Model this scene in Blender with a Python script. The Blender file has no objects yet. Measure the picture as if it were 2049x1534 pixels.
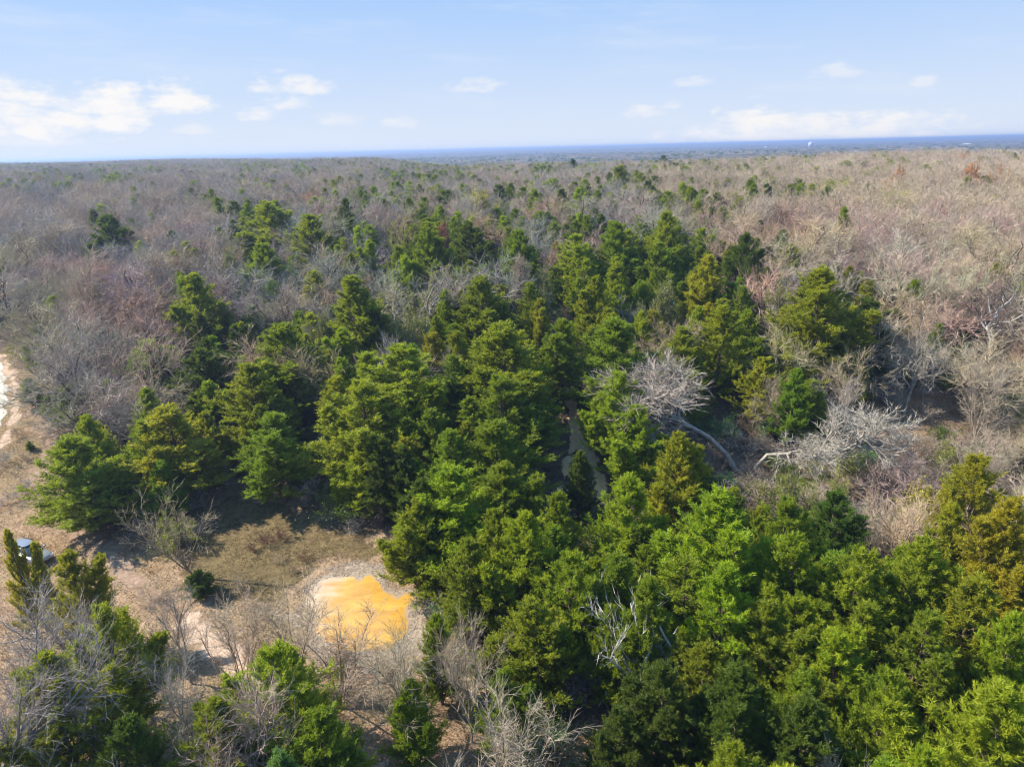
import bpy, math, random
import numpy as np
from mathutils import Vector, Matrix, Euler

# ------------------------------------------------------------------ scene, camera
S = bpy.context.scene
C = S.collection
R = math.radians
H = 35.0
PITCH, ROLL, HFOV = 18.75, 1.45, 73.0
cam_d = bpy.data.cameras.new('camera')
cam_d.sensor_width = 36.0
cam_d.lens = 18.0 / math.tan(R(HFOV / 2))
cam_d.clip_start = 0.5
cam_d.clip_end = 60000
cam = bpy.data.objects.new('camera', cam_d)
C.objects.link(cam)
CM = Matrix.Rotation(R(90 - PITCH), 4, 'X') @ Matrix.Rotation(R(-ROLL), 4, 'Z')
cam.matrix_world = Matrix.Translation((0, 0, H)) @ CM
S.camera = cam
FPX = 1024.5 / math.tan(R(HFOV / 2))
M3 = np.array(CM.to_3x3())

# ------------------------------------------------------------------ light
SUN_AZ, SUN_EL = -80.0, 42.0            # azimuth from +Y towards +X
sun_d = bpy.data.lights.new('sun', 'SUN')
sun_d.energy = 5.0
sun_d.angle = R(0.5)
sun_d.color = (1.0, 0.93, 0.82)
sun = bpy.data.objects.new('sun', sun_d)
C.objects.link(sun)
sv = Vector((math.sin(R(SUN_AZ)) * math.cos(R(SUN_EL)), math.cos(R(SUN_AZ)) * math.cos(R(SUN_EL)), math.sin(R(SUN_EL))))
sun.rotation_euler = sv.to_track_quat('Z', 'Y').to_euler()
sun.location = (0, 0, 80)

S.view_settings.view_transform = 'Standard'
S.view_settings.look = 'None'
S.view_settings.exposure = 0.95
S.view_settings.gamma = 1.0
S.cycles.max_bounces = 5
S.cycles.diffuse_bounces = 4
S.cycles.glossy_bounces = 2
S.cycles.transmission_bounces = 3
S.cycles.transparent_max_bounces = 6
S.cycles.volume_bounces = 0
S.cycles.use_adaptive_sampling = True
S.cycles.adaptive_threshold = 0.006
S.cycles.filter_width = 1.2
S.cycles.use_denoising = True
S.cycles.sample_clamp_indirect = 4.0
S.cycles.caustics_reflective = False
S.cycles.caustics_refractive = False


def ray(px, py):
    d = M3 @ np.array([(px - 1024.5) / FPX, -(py - 767.0) / FPX, -1.0])
    return d / np.linalg.norm(d)


def vnoise(x, y, sc, seed=0):
    """cheap smooth value noise"""
    x = x / sc + seed * 17.13; y = y / sc + seed * 5.7
    xi = np.floor(x); yi = np.floor(y); fx = x - xi; fy = y - yi
    fx = fx * fx * (3 - 2 * fx); fy = fy * fy * (3 - 2 * fy)
    h = lambda a, b: np.modf(np.abs(np.sin(a * 127.1 + b * 311.7 + seed) * 43758.5453))[0]
    return (h(xi, yi) * (1 - fx) + h(xi + 1, yi) * fx) * (1 - fy) + (h(xi, yi + 1) * (1 - fx) + h(xi + 1, yi + 1) * fx) * fy


HY = np.array([-1e5, 40, 52, 61, 71, 87, 109, 141, 200, 300, 1e5]); HG = np.array([0, 0, .15, 1.6, 4.6, 9.0, 13.0, 15.6, 17.0, 17.2, 17.2])
_yy = np.arange(0, 420, .5); _gg = np.convolve(np.pad(np.interp(_yy, HY, HG), 24, 'edge'), np.ones(49) / 49, 'valid')


def edge_at(x, y):
    a = np.degrees(np.arctan2(x, y))
    return 430 + 750 * np.clip((-a - 4) / 20, 0, 1) + (vnoise(x, y, 130, 2) - .5) * 120


def hgt(x, y):
    x = np.asarray(x, float); y = np.asarray(y, float)
    r = np.hypot(x, y)
    sh = 9 * np.clip((-x - 12) / 25, 0, 1)
    h = np.interp(y - sh, _yy, _gg)
    near = np.clip((r - 110) / 150, 0, 1)
    h = h + near * ((vnoise(x, y, 110, 1) - .5) * 3.0) + 4.0 * np.clip((-np.degrees(np.arctan2(x, np.maximum(y, 1))) - 4) / 22, 0, 1) * np.clip((r - 150) / 400, 0, 1)
    dip = np.clip((r - edge_at(x, y)) / 350, 0, 1)
    far = np.clip((r - 3000) / 6000, 0, 1)
    h = h + dip * (-15 + (vnoise(x, y, 900, 3) - .5) * 10) * (1 - .5 * far) + far * (4 + 10 * vnoise(x, y, 3200, 4))
    return h


def at(px, py, z=0.0):
    """where the sight line through a pixel meets the surface z metres above the ground"""
    d = ray(px, py)
    t0, t = 15.0, 15.0
    while t < 3000:
        q = d * t
        if H + q[2] - z - float(hgt(q[0], q[1])) < 0: break
        t0 = t; t += 1.5
    for _ in range(14):
        m = (t0 + t) / 2; q = d * m
        if H + q[2] - z - float(hgt(q[0], q[1])) < 0: t = m
        else: t0 = m
    return (d[0] * t, d[1] * t)


def proj(x, y, z):
    v = M3.T @ np.array([x, y, z - H])
    return (1024.5 + FPX * v[0] / -v[2], 767.0 - FPX * v[1] / -v[2], -v[2])


# ------------------------------------------------------------------ world: sky with clouds
W = bpy.data.worlds.new('World')
S.world = W
W.use_nodes = True
nt = W.node_tree
nt.nodes.clear()


class NT:
    """tiny helper for node maths"""
    def __init__(s, t): s.t = t
    def n(s, kind, **kw):
        x = s.t.nodes.new(kind)
        for k, v in kw.items(): setattr(x, k, v)
        return x
    def put(s, sock, v):
        if isinstance(v, bpy.types.NodeSocket): s.t.links.new(v, sock)
        elif v is not None: sock.default_value = v
    def m(s, op, a, b=None, c=None, clamp=False):
        x = s.n('ShaderNodeMath', operation=op); x.use_clamp = clamp
        s.put(x.inputs[0], a); s.put(x.inputs[1], b)
        if c is not None: s.put(x.inputs[2], c)
        return x.outputs[0]
    def noise(s, vec, scale, detail=3, rough=.5):
        x = s.n('ShaderNodeTexNoise'); s.put(x.inputs['Vector'], vec)
        x.inputs['Scale'].default_value = scale; x.inputs['Detail'].default_value = detail
        x.inputs['Roughness'].default_value = rough
        return x.outputs['Fac']
    def ramp(s, f, lo, hi):
        x = s.n('ShaderNodeMapRange', interpolation_type='SMOOTHSTEP')
        s.put(x.inputs[0], f); x.inputs[1].default_value = lo; x.inputs[2].default_value = hi
        return x.outputs[0]
    def mix(s, f, a, b, mode='MIX'):
        x = s.n('ShaderNodeMix', data_type='RGBA', blend_type=mode)
        s.put(x.inputs[0], f)
        s.put(x.inputs[6], a if isinstance(a, bpy.types.NodeSocket) else (*a, 1))
        s.put(x.inputs[7], b if isinstance(b, bpy.types.NodeSocket) else (*b, 1))
        return x.outputs[2]
    def scalecol(s, col, f):
        x = s.n('ShaderNodeVectorMath', operation='SCALE'); s.put(x.inputs[0], col); s.put(x.inputs['Scale'], f)
        return x.outputs[0]


w = NT(nt)
sky = w.n('ShaderNodeTexSky', sky_type='NISHITA')
sky.sun_disc = False
sky.sun_elevation = R(SUN_EL)
sky.sun_rotation = R(SUN_AZ)
sky.altitude = 100
sky.air_density = 1.0
sky.dust_density = 0.6
sky.ozone_density = 1.5
tc = w.n('ShaderNodeTexCoord')
sep = w.n('ShaderNodeSeparateXYZ')
nt.links.new(tc.outputs['Generated'], sep.inputs[0])
el = w.m('ARCSINE', sep.outputs[2])
az = w.m('ARCTAN2', sep.outputs[0], sep.outputs[1])
cmb = w.n('ShaderNodeCombineXYZ')
w.put(cmb.inputs[0], az)
w.put(cmb.inputs[1], w.m('MULTIPLY', el, 2.2))
n1 = w.noise(cmb.outputs[0], 26, 5, .55)
n2 = w.noise(cmb.outputs[0], 70, 4, .6)
nz = w.m('ADD', w.m('MULTIPLY', w.m('SUBTRACT', n1, .5), 4.6), w.m('MULTIPLY', w.m('SUBTRACT', n2, .5), 1.8))
BLOBS = [(60, 228, 110, 42, 1), (235, 205, 105, 32, 1), (350, 195, 70, 28, 1), (210, 242, 100, 20, 1), (20, 180, 36, 20, 1),
         (592, 165, 75, 20, .8), (575, 204, 45, 13, .7), (515, 226, 42, 13, .7), (680, 238, 60, 11, .5), (800, 244, 38, 12, .6),
         (950, 170, 62, 13, .6), (1385, 164, 40, 9, .5), (1665, 140, 46, 16, .5), (1852, 163, 34, 9, .5), (1280, 223, 48, 11, .6),
         (1340, 209, 28, 8, .5), (1630, 262, 300, 30, .9), (1500, 243, 95, 26, 1), (385, 256, 40, 10, .4), (60, 275, 130, 14, .5)]
mask = None
for bx, by, bw, bh, k in BLOBS:
    d = ray(bx, by + bh * .5)
    a0, e0 = math.atan2(d[0], d[1]), math.asin(d[2])
    rw, rh = bw / FPX / 1.05, bh * 1.6 / FPX
    dx = w.m('DIVIDE', w.m('SUBTRACT', az, a0), rw)
    de = w.m('DIVIDE', w.m('SUBTRACT', el, e0), rh)
    # flatter underside: distances below the base count more
    de = w.m('MAXIMUM', de, w.m('MULTIPLY', de, -2.2))
    q = w.m('ADD', w.m('MULTIPLY', dx, dx), w.m('MULTIPLY', de, de))
    v = w.m('MULTIPLY', w.ramp(w.m('ADD', w.m('SUBTRACT', .9, q), w.m('MULTIPLY', nz, .75)), -.2, 1.25), k)
    mask = v if mask is None else w.m('MAXIMUM', mask, v)
# unseen cloud, added overbright above the frame to whiten the pond by reflection
d = ray(655, 1215)
a0, e0 = math.atan2(d[0], d[1]), -math.asin(d[2])
dx = w.m('DIVIDE', w.m('SUBTRACT', az, a0 - .03), .10); de = w.m('DIVIDE', w.m('SUBTRACT', el, e0), .08)
high = w.ramp(w.m('ADD', w.m('SUBTRACT', 1.0, w.m('ADD', w.m('MULTIPLY', dx, dx), w.m('MULTIPLY', de, de))), w.m('MULTIPLY', nz, .4)), -.1, .8)
# thin high streaks
cmb2 = w.n('ShaderNodeCombineXYZ')
w.put(cmb2.inputs[0], w.m('ADD', az, w.m('MULTIPLY', el, 1.2)))
w.put(cmb2.inputs[1], w.m('MULTIPLY', el, 6.0))
streak = w.m('MULTIPLY', w.ramp(w.noise(cmb2.outputs[0], 4.2, 5, .6), .46, .8), .42)
hz = w.m('POWER', w.m('SUBTRACT', 1.0, w.m('DIVIDE', w.m('MAXIMUM', el, 0.0), R(21)), clamp=True), 1.45)
col = w.scalecol(sky.outputs[0], 1.0)
SKYBLUE = (1.5, 4.0, 8.5)
col = w.mix(.8, col, SKYBLUE)
col = w.mix(w.m('MULTIPLY', hz, .97), col, (6.2, 6.75, 7.6))
col = w.mix(streak, col, (6.3, 6.8, 7.5))
col = w.mix(w.m('MULTIPLY', mask, .9), col, (8.1, 7.8, 7.5))
col = w.mix(high, col, (26, 25, 24))
bg = w.n('ShaderNodeBackground')
w.put(bg.inputs[0], col)
bg.inputs[1].default_value = 0.065
wo = w.n('ShaderNodeOutputWorld')
nt.links.new(bg.outputs[0], wo.inputs[0])
try:
    W.cycles.sampling_method = 'MANUAL'; W.cycles.sample_map_resolution = 512
except Exception:
    pass

# ------------------------------------------------------------------ helpers
rng = np.random.default_rng(7)
rnd = random.Random(7)


def mk_mesh(name, V, tris=None, quads=None, mats=(), var=None, smooth=False, mi=None):
    me = bpy.data.meshes.new(name)
    V = np.asarray(V, np.float32)
    nt_ = 0 if tris is None else len(tris)
    nq = 0 if quads is None else len(quads)
    me.vertices.add(len(V)); me.vertices.foreach_set('co', V.ravel())
    loops = []
    if nt_: loops.append(np.asarray(tris, np.int32).ravel())
    if nq: loops.append(np.asarray(quads, np.int32).ravel())
    loops = np.concatenate(loops)
    me.loops.add(len(loops)); me.loops.foreach_set('vertex_index', loops)
    st = np.concatenate([np.arange(nt_) * 3, nt_ * 3 + np.arange(nq) * 4]).astype(np.int32)
    me.polygons.add(nt_ + nq); me.polygons.foreach_set('loop_start', st)
    if smooth: me.polygons.foreach_set('use_smooth', np.ones(nt_ + nq, bool))
    for m in mats: me.materials.append(m)
    if mi is not None: me.polygons.foreach_set('material_index', np.asarray(mi, np.int32))
    if var is not None:
        a = me.attributes.new('var', 'FLOAT', 'POINT')
        a.data.foreach_set('value', np.asarray(var, np.float32))
    me.update(calc_edges=True)
    return me


def link(name, me, parent=None, loc=(0, 0, 0), rot=(0, 0, 0)):
    o = bpy.data.objects.new(name, me)
    C.objects.link(o)
    o.location = loc; o.rotation_euler = rot
    if parent is not None: o.parent = parent
    return o


def tag(o, label=None, cat=None, group=None, kind=None):
    if label: o['label'] = label
    if cat: o['category'] = cat
    if group: o['group'] = group
    if kind: o['kind'] = kind
    return o


def norm(a):
    return a / np.maximum(np.linalg.norm(a, axis=-1, keepdims=True), 1e-9)


def perp(d, g):
    return norm(np.cross(d, norm(g.normal(size=d.shape)) + 1e-4))


def blades(c, d, ln, wd, g):
    """one thin triangle per row"""
    s = perp(d, g) * (wd / 2)[:, None]
    V = np.stack([c - s, c + s, c + d * ln[:, None]], 1).reshape(-1, 3)
    return V, np.arange(len(V)).reshape(-1, 3)


def tubes(P, r0, r1, m):
    """P (n,k,3) chains -> tapered tubes"""
    n, k, _ = P.shape
    T = np.empty_like(P); T[:, 1:-1] = P[:, 2:] - P[:, :-2]; T[:, 0] = P[:, 1] - P[:, 0]; T[:, -1] = P[:, -1] - P[:, -2]
    T = norm(T)
    ref = np.where(np.abs(T[:, :1, 2:3]) > .8, np.array([1., 0, 0]), np.array([0, 0, 1.]))
    A = norm(np.cross(T, np.broadcast_to(ref, T.shape))); B = np.cross(T, A)
    t = np.linspace(0, 1, k)[None, :]
    rr = r0[:, None] * (1 - t) + r1[:, None] * t
    th = np.arange(m) / m * 2 * math.pi
    V = P[:, :, None] + rr[:, :, None, None] * (A[:, :, None] * np.cos(th)[:, None] + B[:, :, None] * np.sin(th)[:, None])
    idx = np.arange(n * k * m).reshape(n, k, m)
    nx = np.roll(idx, -1, 2)
    Q = np.stack([idx[:, :-1], nx[:, :-1], nx[:, 1:], idx[:, 1:]], -1).reshape(-1, 4)
    return V.reshape(-1, 3), Q


class Acc:
    def __init__(s): s.V = []; s.T = []; s.Q = []; s.v = []; s.n = 0
    def add(s, V, F, var=.5):
        (s.T if F.shape[1] == 3 else s.Q).append(F + s.n)
        s.V.append(V); s.v.append(np.full(len(V), var) if np.isscalar(var) else var); s.n += len(V)
    def mesh(s, name, mats, smooth=False):
        return mk_mesh(name, np.concatenate(s.V), np.concatenate(s.T) if s.T else None, np.concatenate(s.Q) if s.Q else None,
                       mats, np.concatenate(s.v), smooth)


# ------------------------------------------------------------------ materials
def new_mat(name):
    m = bpy.data.materials.new(name); m.use_nodes = True
    t = m.node_tree; t.nodes.clear()
    return m, NT(t)


def finish(m, k, shader):
    o = k.n('ShaderNodeOutputMaterial'); k.t.links.new(shader, o.inputs[0]); return m


def attr(k, name, kind='GEOMETRY'):
    a = k.n('ShaderNodeAttribute', attribute_type=kind, attribute_name=name); return a


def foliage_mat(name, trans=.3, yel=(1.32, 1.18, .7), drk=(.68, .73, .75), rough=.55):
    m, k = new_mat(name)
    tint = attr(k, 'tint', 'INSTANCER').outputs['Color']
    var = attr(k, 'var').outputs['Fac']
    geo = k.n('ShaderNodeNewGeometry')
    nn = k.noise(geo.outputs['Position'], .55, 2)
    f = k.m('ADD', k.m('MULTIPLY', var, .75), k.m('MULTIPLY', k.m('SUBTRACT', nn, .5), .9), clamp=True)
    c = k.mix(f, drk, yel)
    c = k.mix(1.0, tint, c, 'MULTIPLY')
    p = k.n('ShaderNodeBsdfPrincipled'); k.put(p.inputs['Base Color'], c)
    p.inputs['Roughness'].default_value = rough
    p.inputs['Specular IOR Level'].default_value = .25
    tr = k.n('ShaderNodeBsdfTranslucent'); k.put(tr.inputs[0], k.mix(1.0, c, (1.5, 1.55, .6), 'MULTIPLY'))
    mx = k.n('ShaderNodeMixShader'); mx.inputs[0].default_value = trans
    k.t.links.new(p.outputs[0], mx.inputs[1]); k.t.links.new(tr.outputs[0], mx.inputs[2])
    return finish(m, k, mx.outputs[0])


def bark_mat(name, mul=1.0):
    m, k = new_mat(name)
    tint = attr(k, 'tint', 'INSTANCER').outputs['Color']
    var = attr(k, 'var').outputs['Fac']
    geo = k.n('ShaderNodeNewGeometry')
    nn = k.noise(geo.outputs['Position'], 3.0, 3)
    f = k.m('ADD', k.m('MULTIPLY', var, .7), k.m('MULTIPLY', k.m('SUBTRACT', nn, .5), 1.2), clamp=True)
    c = k.mix(f, (.55 * mul, .54 * mul, .53 * mul), (1.35 * mul, 1.32 * mul, 1.28 * mul))
    c = k.mix(1.0, tint, c, 'MULTIPLY')
    p = k.n('ShaderNodeBsdfPrincipled'); k.put(p.inputs['Base Color'], c)
    p.inputs['Roughness'].default_value = .85
    p.inputs['Specular IOR Level'].default_value = .15
    return finish(m, k, p.outputs[0])


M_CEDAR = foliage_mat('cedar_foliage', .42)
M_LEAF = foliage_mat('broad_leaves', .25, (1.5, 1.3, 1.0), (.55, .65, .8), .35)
M_BARK = bark_mat('cedar_bark')
M_TWIG = bark_mat('bare_wood')


def simple_mat(name, col, rough=.6, metal=0.0, coat=0.0, nscale=8, namp=.15):
    m, k = new_mat(name)
    geo = k.n('ShaderNodeTexCoord')
    nn = k.noise(geo.outputs['Object'], nscale, 3)
    lo = tuple(c * (1 - namp) for c in col); hi = tuple(min(1, c * (1 + namp)) for c in col)
    p = k.n('ShaderNodeBsdfPrincipled'); k.put(p.inputs['Base Color'], k.mix(nn, lo, hi))
    p.inputs['Roughness'].default_value = rough; p.inputs['Metallic'].default_value = metal
    p.inputs['Coat Weight'].default_value = coat
    return finish(m, k, p.outputs[0])


# ------------------------------------------------------------------ places read off the photograph, as points on the ground
def poly(*pts): return np.array([at(x, y) for x, y in pts])


POND = poly((640, 1163), (668, 1153), (702, 1152), (738, 1150), (752, 1158), (764, 1174), (790, 1184), (826, 1190), (832, 1206), (818, 1236),
            (812, 1268), (800, 1296), (760, 1312), (706, 1310), (664, 1296), (632, 1262), (612, 1222), (614, 1188))
CLEAR_L = poly((-200, 700), (10, 712), (60, 742), (100, 790), (135, 860), (140, 960), (110, 1040), (200, 1075), (300, 1100), (360, 1120),
               (440, 985), (520, 975), (620, 1000), (700, 1045), (790, 1080), (800, 1140), (860, 1215), (900, 1290), (960, 1420), (1000, 1540),
               (960, 1640), (-300, 1640), (-400, 1200))
SHADED_TURF = poly((410, 1010), (470, 975), (620, 1000), (700, 1045), (790, 1085), (780, 1130), (640, 1140), (600, 1200), (560, 1230), (430, 1220), (330, 1150))
CLEAR_R = poly((1680, 905), (1740, 815), (1800, 790), (1900, 790), (1950, 820), (1930, 870), (1860, 880), (1780, 900), (1720, 950))
CLEAR_B = poly((1120, 1480), (1180, 1445), (1250, 1490), (1330, 1560), (1250, 1640), (1080, 1620))
TRAIL = [at(x, y) for x, y in ((1118, 778), (1136, 800), (1150, 830), (1155, 858), (1158, 880), (1176, 905), (1190, 935), (1198, 965), (1206, 1000))]
TRAIL_B = [at(x, y) for x, y in ((1150, 880), (1140, 915), (1130, 950), (1122, 1000), (1135, 1040))]
TRAIL_L = [at(x, y) for x, y in ((2, 712), (14, 735), (30, 775), (34, 800), (30, 835), (20, 865), (6, 890), (-30, 925), (-80, 980))]
TRAIL_S = [at(x, y) for x, y in ((380, 1245), (420, 1285), (455, 1315), (500, 1360), (560, 1420), (700, 1500), (760, 1570))]
ROAD_L = [at(x, y) for x, y in ((-95, 640), (-48, 690), (-27, 740), (-22, 790), (-28, 830), (-66, 890), (-130, 960))]
TRACK_L = [at(x, y) for x, y in ((66, 812), (90, 850), (108, 880), (90, 920), (60, 960), (110, 1030), (190, 1090), (260, 1150), (310, 1200))]


def sd_poly(pts, P):
    """signed distance, + inside. pts (n,2), P (m,2)"""
    a = P; b = np.roll(P, -1, 0)
    d = np.full(len(pts), 1e9); ins = np.zeros(len(pts), bool)
    for i in range(len(P)):
        e = b[i] - a[i]; wv = pts - a[i]
        t = np.clip((wv @ e) / (e @ e), 0, 1)
        d = np.minimum(d, np.linalg.norm(wv - t[:, None] * e, axis=1))
        c = ((a[i, 1] > pts[:, 1]) != (b[i, 1] > pts[:, 1]))
        with np.errstate(divide='ignore', invalid='ignore'):
            xx = (b[i, 0] - a[i, 0]) * (pts[:, 1] - a[i, 1]) / (b[i, 1] - a[i, 1]) + a[i, 0]
        ins ^= c & (pts[:, 0] < xx)
    return np.where(ins, d, -d)


def sd_line(pts, L, width):
    d = np.full(len(pts), 1e9); L = np.array(L)
    for i in range(len(L) - 1):
        e = L[i + 1] - L[i]; wv = pts - L[i]
        t = np.clip((wv @ e) / (e @ e), 0, 1)
        d = np.minimum(d, np.linalg.norm(wv - t[:, None] * e, axis=1))
    return width / 2 - d


# ------------------------------------------------------------------ ground
def ground_mat():
    m, k = new_mat('ground_soil_and_litter')
    geo = k.n('ShaderNodeNewGeometry'); P = geo.outputs['Position']
    a = k.noise(P, .09, 4, .6); b = k.noise(P, .8, 5, .65); c3 = k.noise(P, 5, 4, .7)
    clr = attr(k, 'var').outputs['Fac']
    litter = k.mix(k.ramp(b, .3, .7), (.085, .06, .042), (.20, .145, .10))
    grass = k.mix(k.ramp(b, .32, .66), (.15, .10, .05), (.38, .26, .15))
    grass = k.mix(k.ramp(a, .42, .62), grass, k.mix(b, (.12, .10, .035), (.29, .22, .10)))
    grass = k.mix(k.ramp(c3, .35, .75), grass, (.46, .31, .21))
    col = k.mix(k.m('MULTIPLY', clr, 1.0), litter, grass)
    col = k.mix(k.m('MULTIPLY', k.ramp(c3, .5, .8), .3), col, (.42, .36, .29))
    p = k.n('ShaderNodeBsdfPrincipled'); k.put(p.inputs['Base Color'], col)
    p.inputs['Roughness'].default_value = .95; p.inputs['Specular IOR Level'].default_value = .1
    bp = k.n('ShaderNodeBump'); bp.inputs['Strength'].default_value = .9; bp.inputs['Distance'].default_value = .25
    k.put(bp.inputs['Height'], k.noise(P, 2.2, 6, .7)); k.put(p.inputs['Normal'], bp.outputs[0])
    return finish(m, k, p.outputs[0])


def axis_coords():
    fine = np.arange(-110, 150.1, 1.5)
    out, s, v = [], 2.0, 150.0
    while v < 14000:
        v += s; s *= 1.06; out.append(v)
    out = np.array(out)
    return np.concatenate([-(out[::-1] - 150) - 110, fine, out])


gx = axis_coords(); gy = axis_coords()
GX, GY = np.meshgrid(gx, gy)
xy = np.stack([GX.ravel(), GY.ravel()], 1)
GZ = hgt(xy[:, 0], xy[:, 1])
nx_, ny_ = len(gx), len(gy)
ii = (np.arange(ny_ - 1)[:, None] * nx_ + np.arange(nx_ - 1)[None]).ravel()
near = np.hypot(xy[:, 0], xy[:, 1]) < 220
cv = np.zeros(len(xy))
sdc = np.maximum.reduce([sd_poly(xy[near], CLEAR_L), sd_poly(xy[near], CLEAR_R), sd_poly(xy[near], CLEAR_B)])
cv[near] = np.clip(sdc / 3 + .6 + (vnoise(xy[near, 0], xy[near, 1], 2.5, 5) - .5), 0, 1)
me = mk_mesh('ground', np.column_stack([xy, GZ]), quads=np.stack([ii, ii + 1, ii + 1 + nx_, ii + nx_], 1), mats=[ground_mat()], var=cv, smooth=True)
tag(link('ground', me), kind='structure')


def patch(name, sdf, pts, cell, mat, dz, fade, pad=2.0):
    pts = np.array(pts)
    lo = pts.min(0) - pad; hi = pts.max(0) + pad
    xs = np.arange(lo[0], hi[0] + cell, cell); ys = np.arange(lo[1], hi[1] + cell, cell)
    X, Y = np.meshgrid(xs, ys); q = np.stack([X.ravel(), Y.ravel()], 1)
    sd = sdf(q) + (vnoise(q[:, 0], q[:, 1], .9, 8) - .5) * fade * 1.6
    keep = sd > -.02
    nx = len(xs)
    i = (np.arange(len(ys) - 1)[:, None] * nx + np.arange(nx - 1)[None]).ravel()
    Q = np.stack([i, i + 1, i + 1 + nx, i + nx], 1)
    Q = Q[keep[Q].all(1)]
    used, inv = np.unique(Q, return_inverse=True)
    z = hgt(q[used, 0], q[used, 1]) + dz
    me = mk_mesh(name, np.column_stack([q[used], z]), quads=inv.reshape(-1, 4), mats=[mat], var=np.clip(sd[used] / fade, 0, 1), smooth=True)
    return tag(link(name, me), kind='structure')


def soil_mat(name, c0, c1, sc=3, edge=.9, rag=1.6):
    m, k = new_mat(name)
    geo = k.n('ShaderNodeNewGeometry'); P = geo.outputs['Position']
    b = k.noise(P, sc, 6, .75)
    p = k.n('ShaderNodeBsdfPrincipled'); k.put(p.inputs['Base Color'], k.mix(k.ramp(b, .3, .7), c0, c1))
    p.inputs['Roughness'].default_value = .95; p.inputs['Specular IOR Level'].default_value = .1
    bp = k.n('ShaderNodeBump'); bp.inputs['Strength'].default_value = .6; bp.inputs['Distance'].default_value = .1
    k.put(bp.inputs['Height'], k.noise(P, sc * 2.5, 5, .7)); k.put(p.inputs['Normal'], bp.outputs[0])
    tr = k.n('ShaderNodeBsdfTransparent'); mx = k.n('ShaderNodeMixShader')
    f = k.ramp(k.m('ADD', attr(k, 'var').outputs['Fac'], k.m('MULTIPLY', k.m('SUBTRACT', k.noise(P, 2.2, 5, .8), .5), rag)), .15, edge)
    k.put(mx.inputs[0], f); k.t.links.new(tr.outputs[0], mx.inputs[1]); k.t.links.new(p.outputs[0], mx.inputs[2])
    return finish(m, k, mx.outputs[0])


M_SAND = soil_mat('pale_trail_sand', (.40, .275, .18), (.64, .47, .34))
M_PATH = soil_mat('warm_dirt_path', (.70, .41, .20), (.90, .62, .37))
M_TRACK = soil_mat('faint_bare_track', (.28, .19, .12), (.48, .34, .25), 2, 1.4)
M_CALICHE = soil_mat('caliche_gravel', (.50, .46, .37), (.68, .64, .54), 4, .6, .5)
M_BANK = soil_mat('pond_bank_gravel', (.17, .125, .085), (.47, .38, .28), 4, 1.1)
patch('footpath', lambda q: np.maximum(sd_line(q, TRAIL, 1.9), sd_line(q, TRAIL_B, 1.2)), TRAIL + TRAIL_B, .3, M_PATH, .03, .6)
patch('dirt_trail', lambda q: sd_line(q, TRAIL_L, 1.7), TRAIL_L, .25, M_SAND, .03, .9)
patch('sandy_path', lambda q: sd_line(q, TRAIL_S, 3.0), TRAIL_S, .4, M_SAND, .03, 1.1)
patch('shaded_weedy_turf', lambda q: sd_poly(q, SHADED_TURF), SHADED_TURF, .5, soil_mat('shaded_brown_turf', (.10, .075, .035), (.22, .16, .075), 1.3, 1.2), .012, 2.0)  # brown weedy turf, its dark tone also carrying painted tree shade
patch('worn_track', lambda q: sd_line(q, TRACK_L, 3.6), TRACK_L, .4, M_TRACK, .02, 1.6)
patch('gravel_road', lambda q: sd_line(q, ROAD_L, 5.0), ROAD_L, .35, M_CALICHE, .016, .8)


# pond
SKY_GLARE_X = at(660, 1215)[0]  # where the painted sky reflection on the water fades out


def water_mat():
    m, k = new_mat('muddy_ochre_water')
    geo = k.n('ShaderNodeNewGeometry'); P = geo.outputs['Position']
    mp = k.n('ShaderNodeMapping'); k.put(mp.inputs[0], P); mp.inputs['Rotation'].default_value = (0, 0, .7); mp.inputs['Scale'].default_value = (.35, 1.1, 1)
    b = k.noise(mp.outputs[0], .8, 5, .65); b2 = k.noise(P, 2.6, 4, .7)
    edge = attr(k, 'var').outputs['Fac']
    col = k.mix(k.ramp(b, .3, .72), (.45, .225, .022), (.64, .375, .055))
    col = k.mix(k.m('MULTIPLY', k.ramp(b2, .58, .72), .35), col, (.66, .48, .20))
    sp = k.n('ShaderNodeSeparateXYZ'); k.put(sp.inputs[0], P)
    sky_glare = k.ramp(k.m('ADD', k.m('SUBTRACT', SKY_GLARE_X, sp.outputs[0]), k.m('MULTIPLY', k.m('SUBTRACT', b, .5), 7.0)), -1.2, 2.2)
    col = k.mix(k.m('MULTIPLY', sky_glare, .7), col, (.52, .42, .34))  # pale sky reflection painted into the water colour
    col = k.mix(k.ramp(k.m('ADD', edge, k.m('MULTIPLY', k.m('SUBTRACT', b2, .5), .8)), 0, .7), (.36, .27, .18), col)
    p = k.n('ShaderNodeBsdfPrincipled'); k.put(p.inputs['Base Color'], col)
    p.inputs['Roughness'].default_value = .5; p.inputs['Specular IOR Level'].default_value = .5
    p.inputs['Coat Weight'].default_value = 1.0; p.inputs['Coat Roughness'].default_value = .02; p.inputs['Coat IOR'].default_value = 1.6
    bp = k.n('ShaderNodeBump'); bp.inputs['Strength'].default_value = .12; bp.inputs['Distance'].default_value = .02
    k.put(bp.inputs['Height'], k.noise(P, 5, 2)); k.put(p.inputs['Coat Normal'], bp.outputs[0])
    return finish(m, k, p.outputs[0])


patch('pond_bank', lambda q: sd_poly(q, POND) + 1.0 + 2.2 * vnoise(q[:, 0], q[:, 1], 2.6, 52), POND, .3, M_BANK, .014, 1.6, 6)
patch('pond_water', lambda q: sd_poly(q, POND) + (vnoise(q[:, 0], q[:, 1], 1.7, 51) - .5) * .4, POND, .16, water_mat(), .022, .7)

# ------------------------------------------------------------------ tree shapes
RAD = {}


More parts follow.
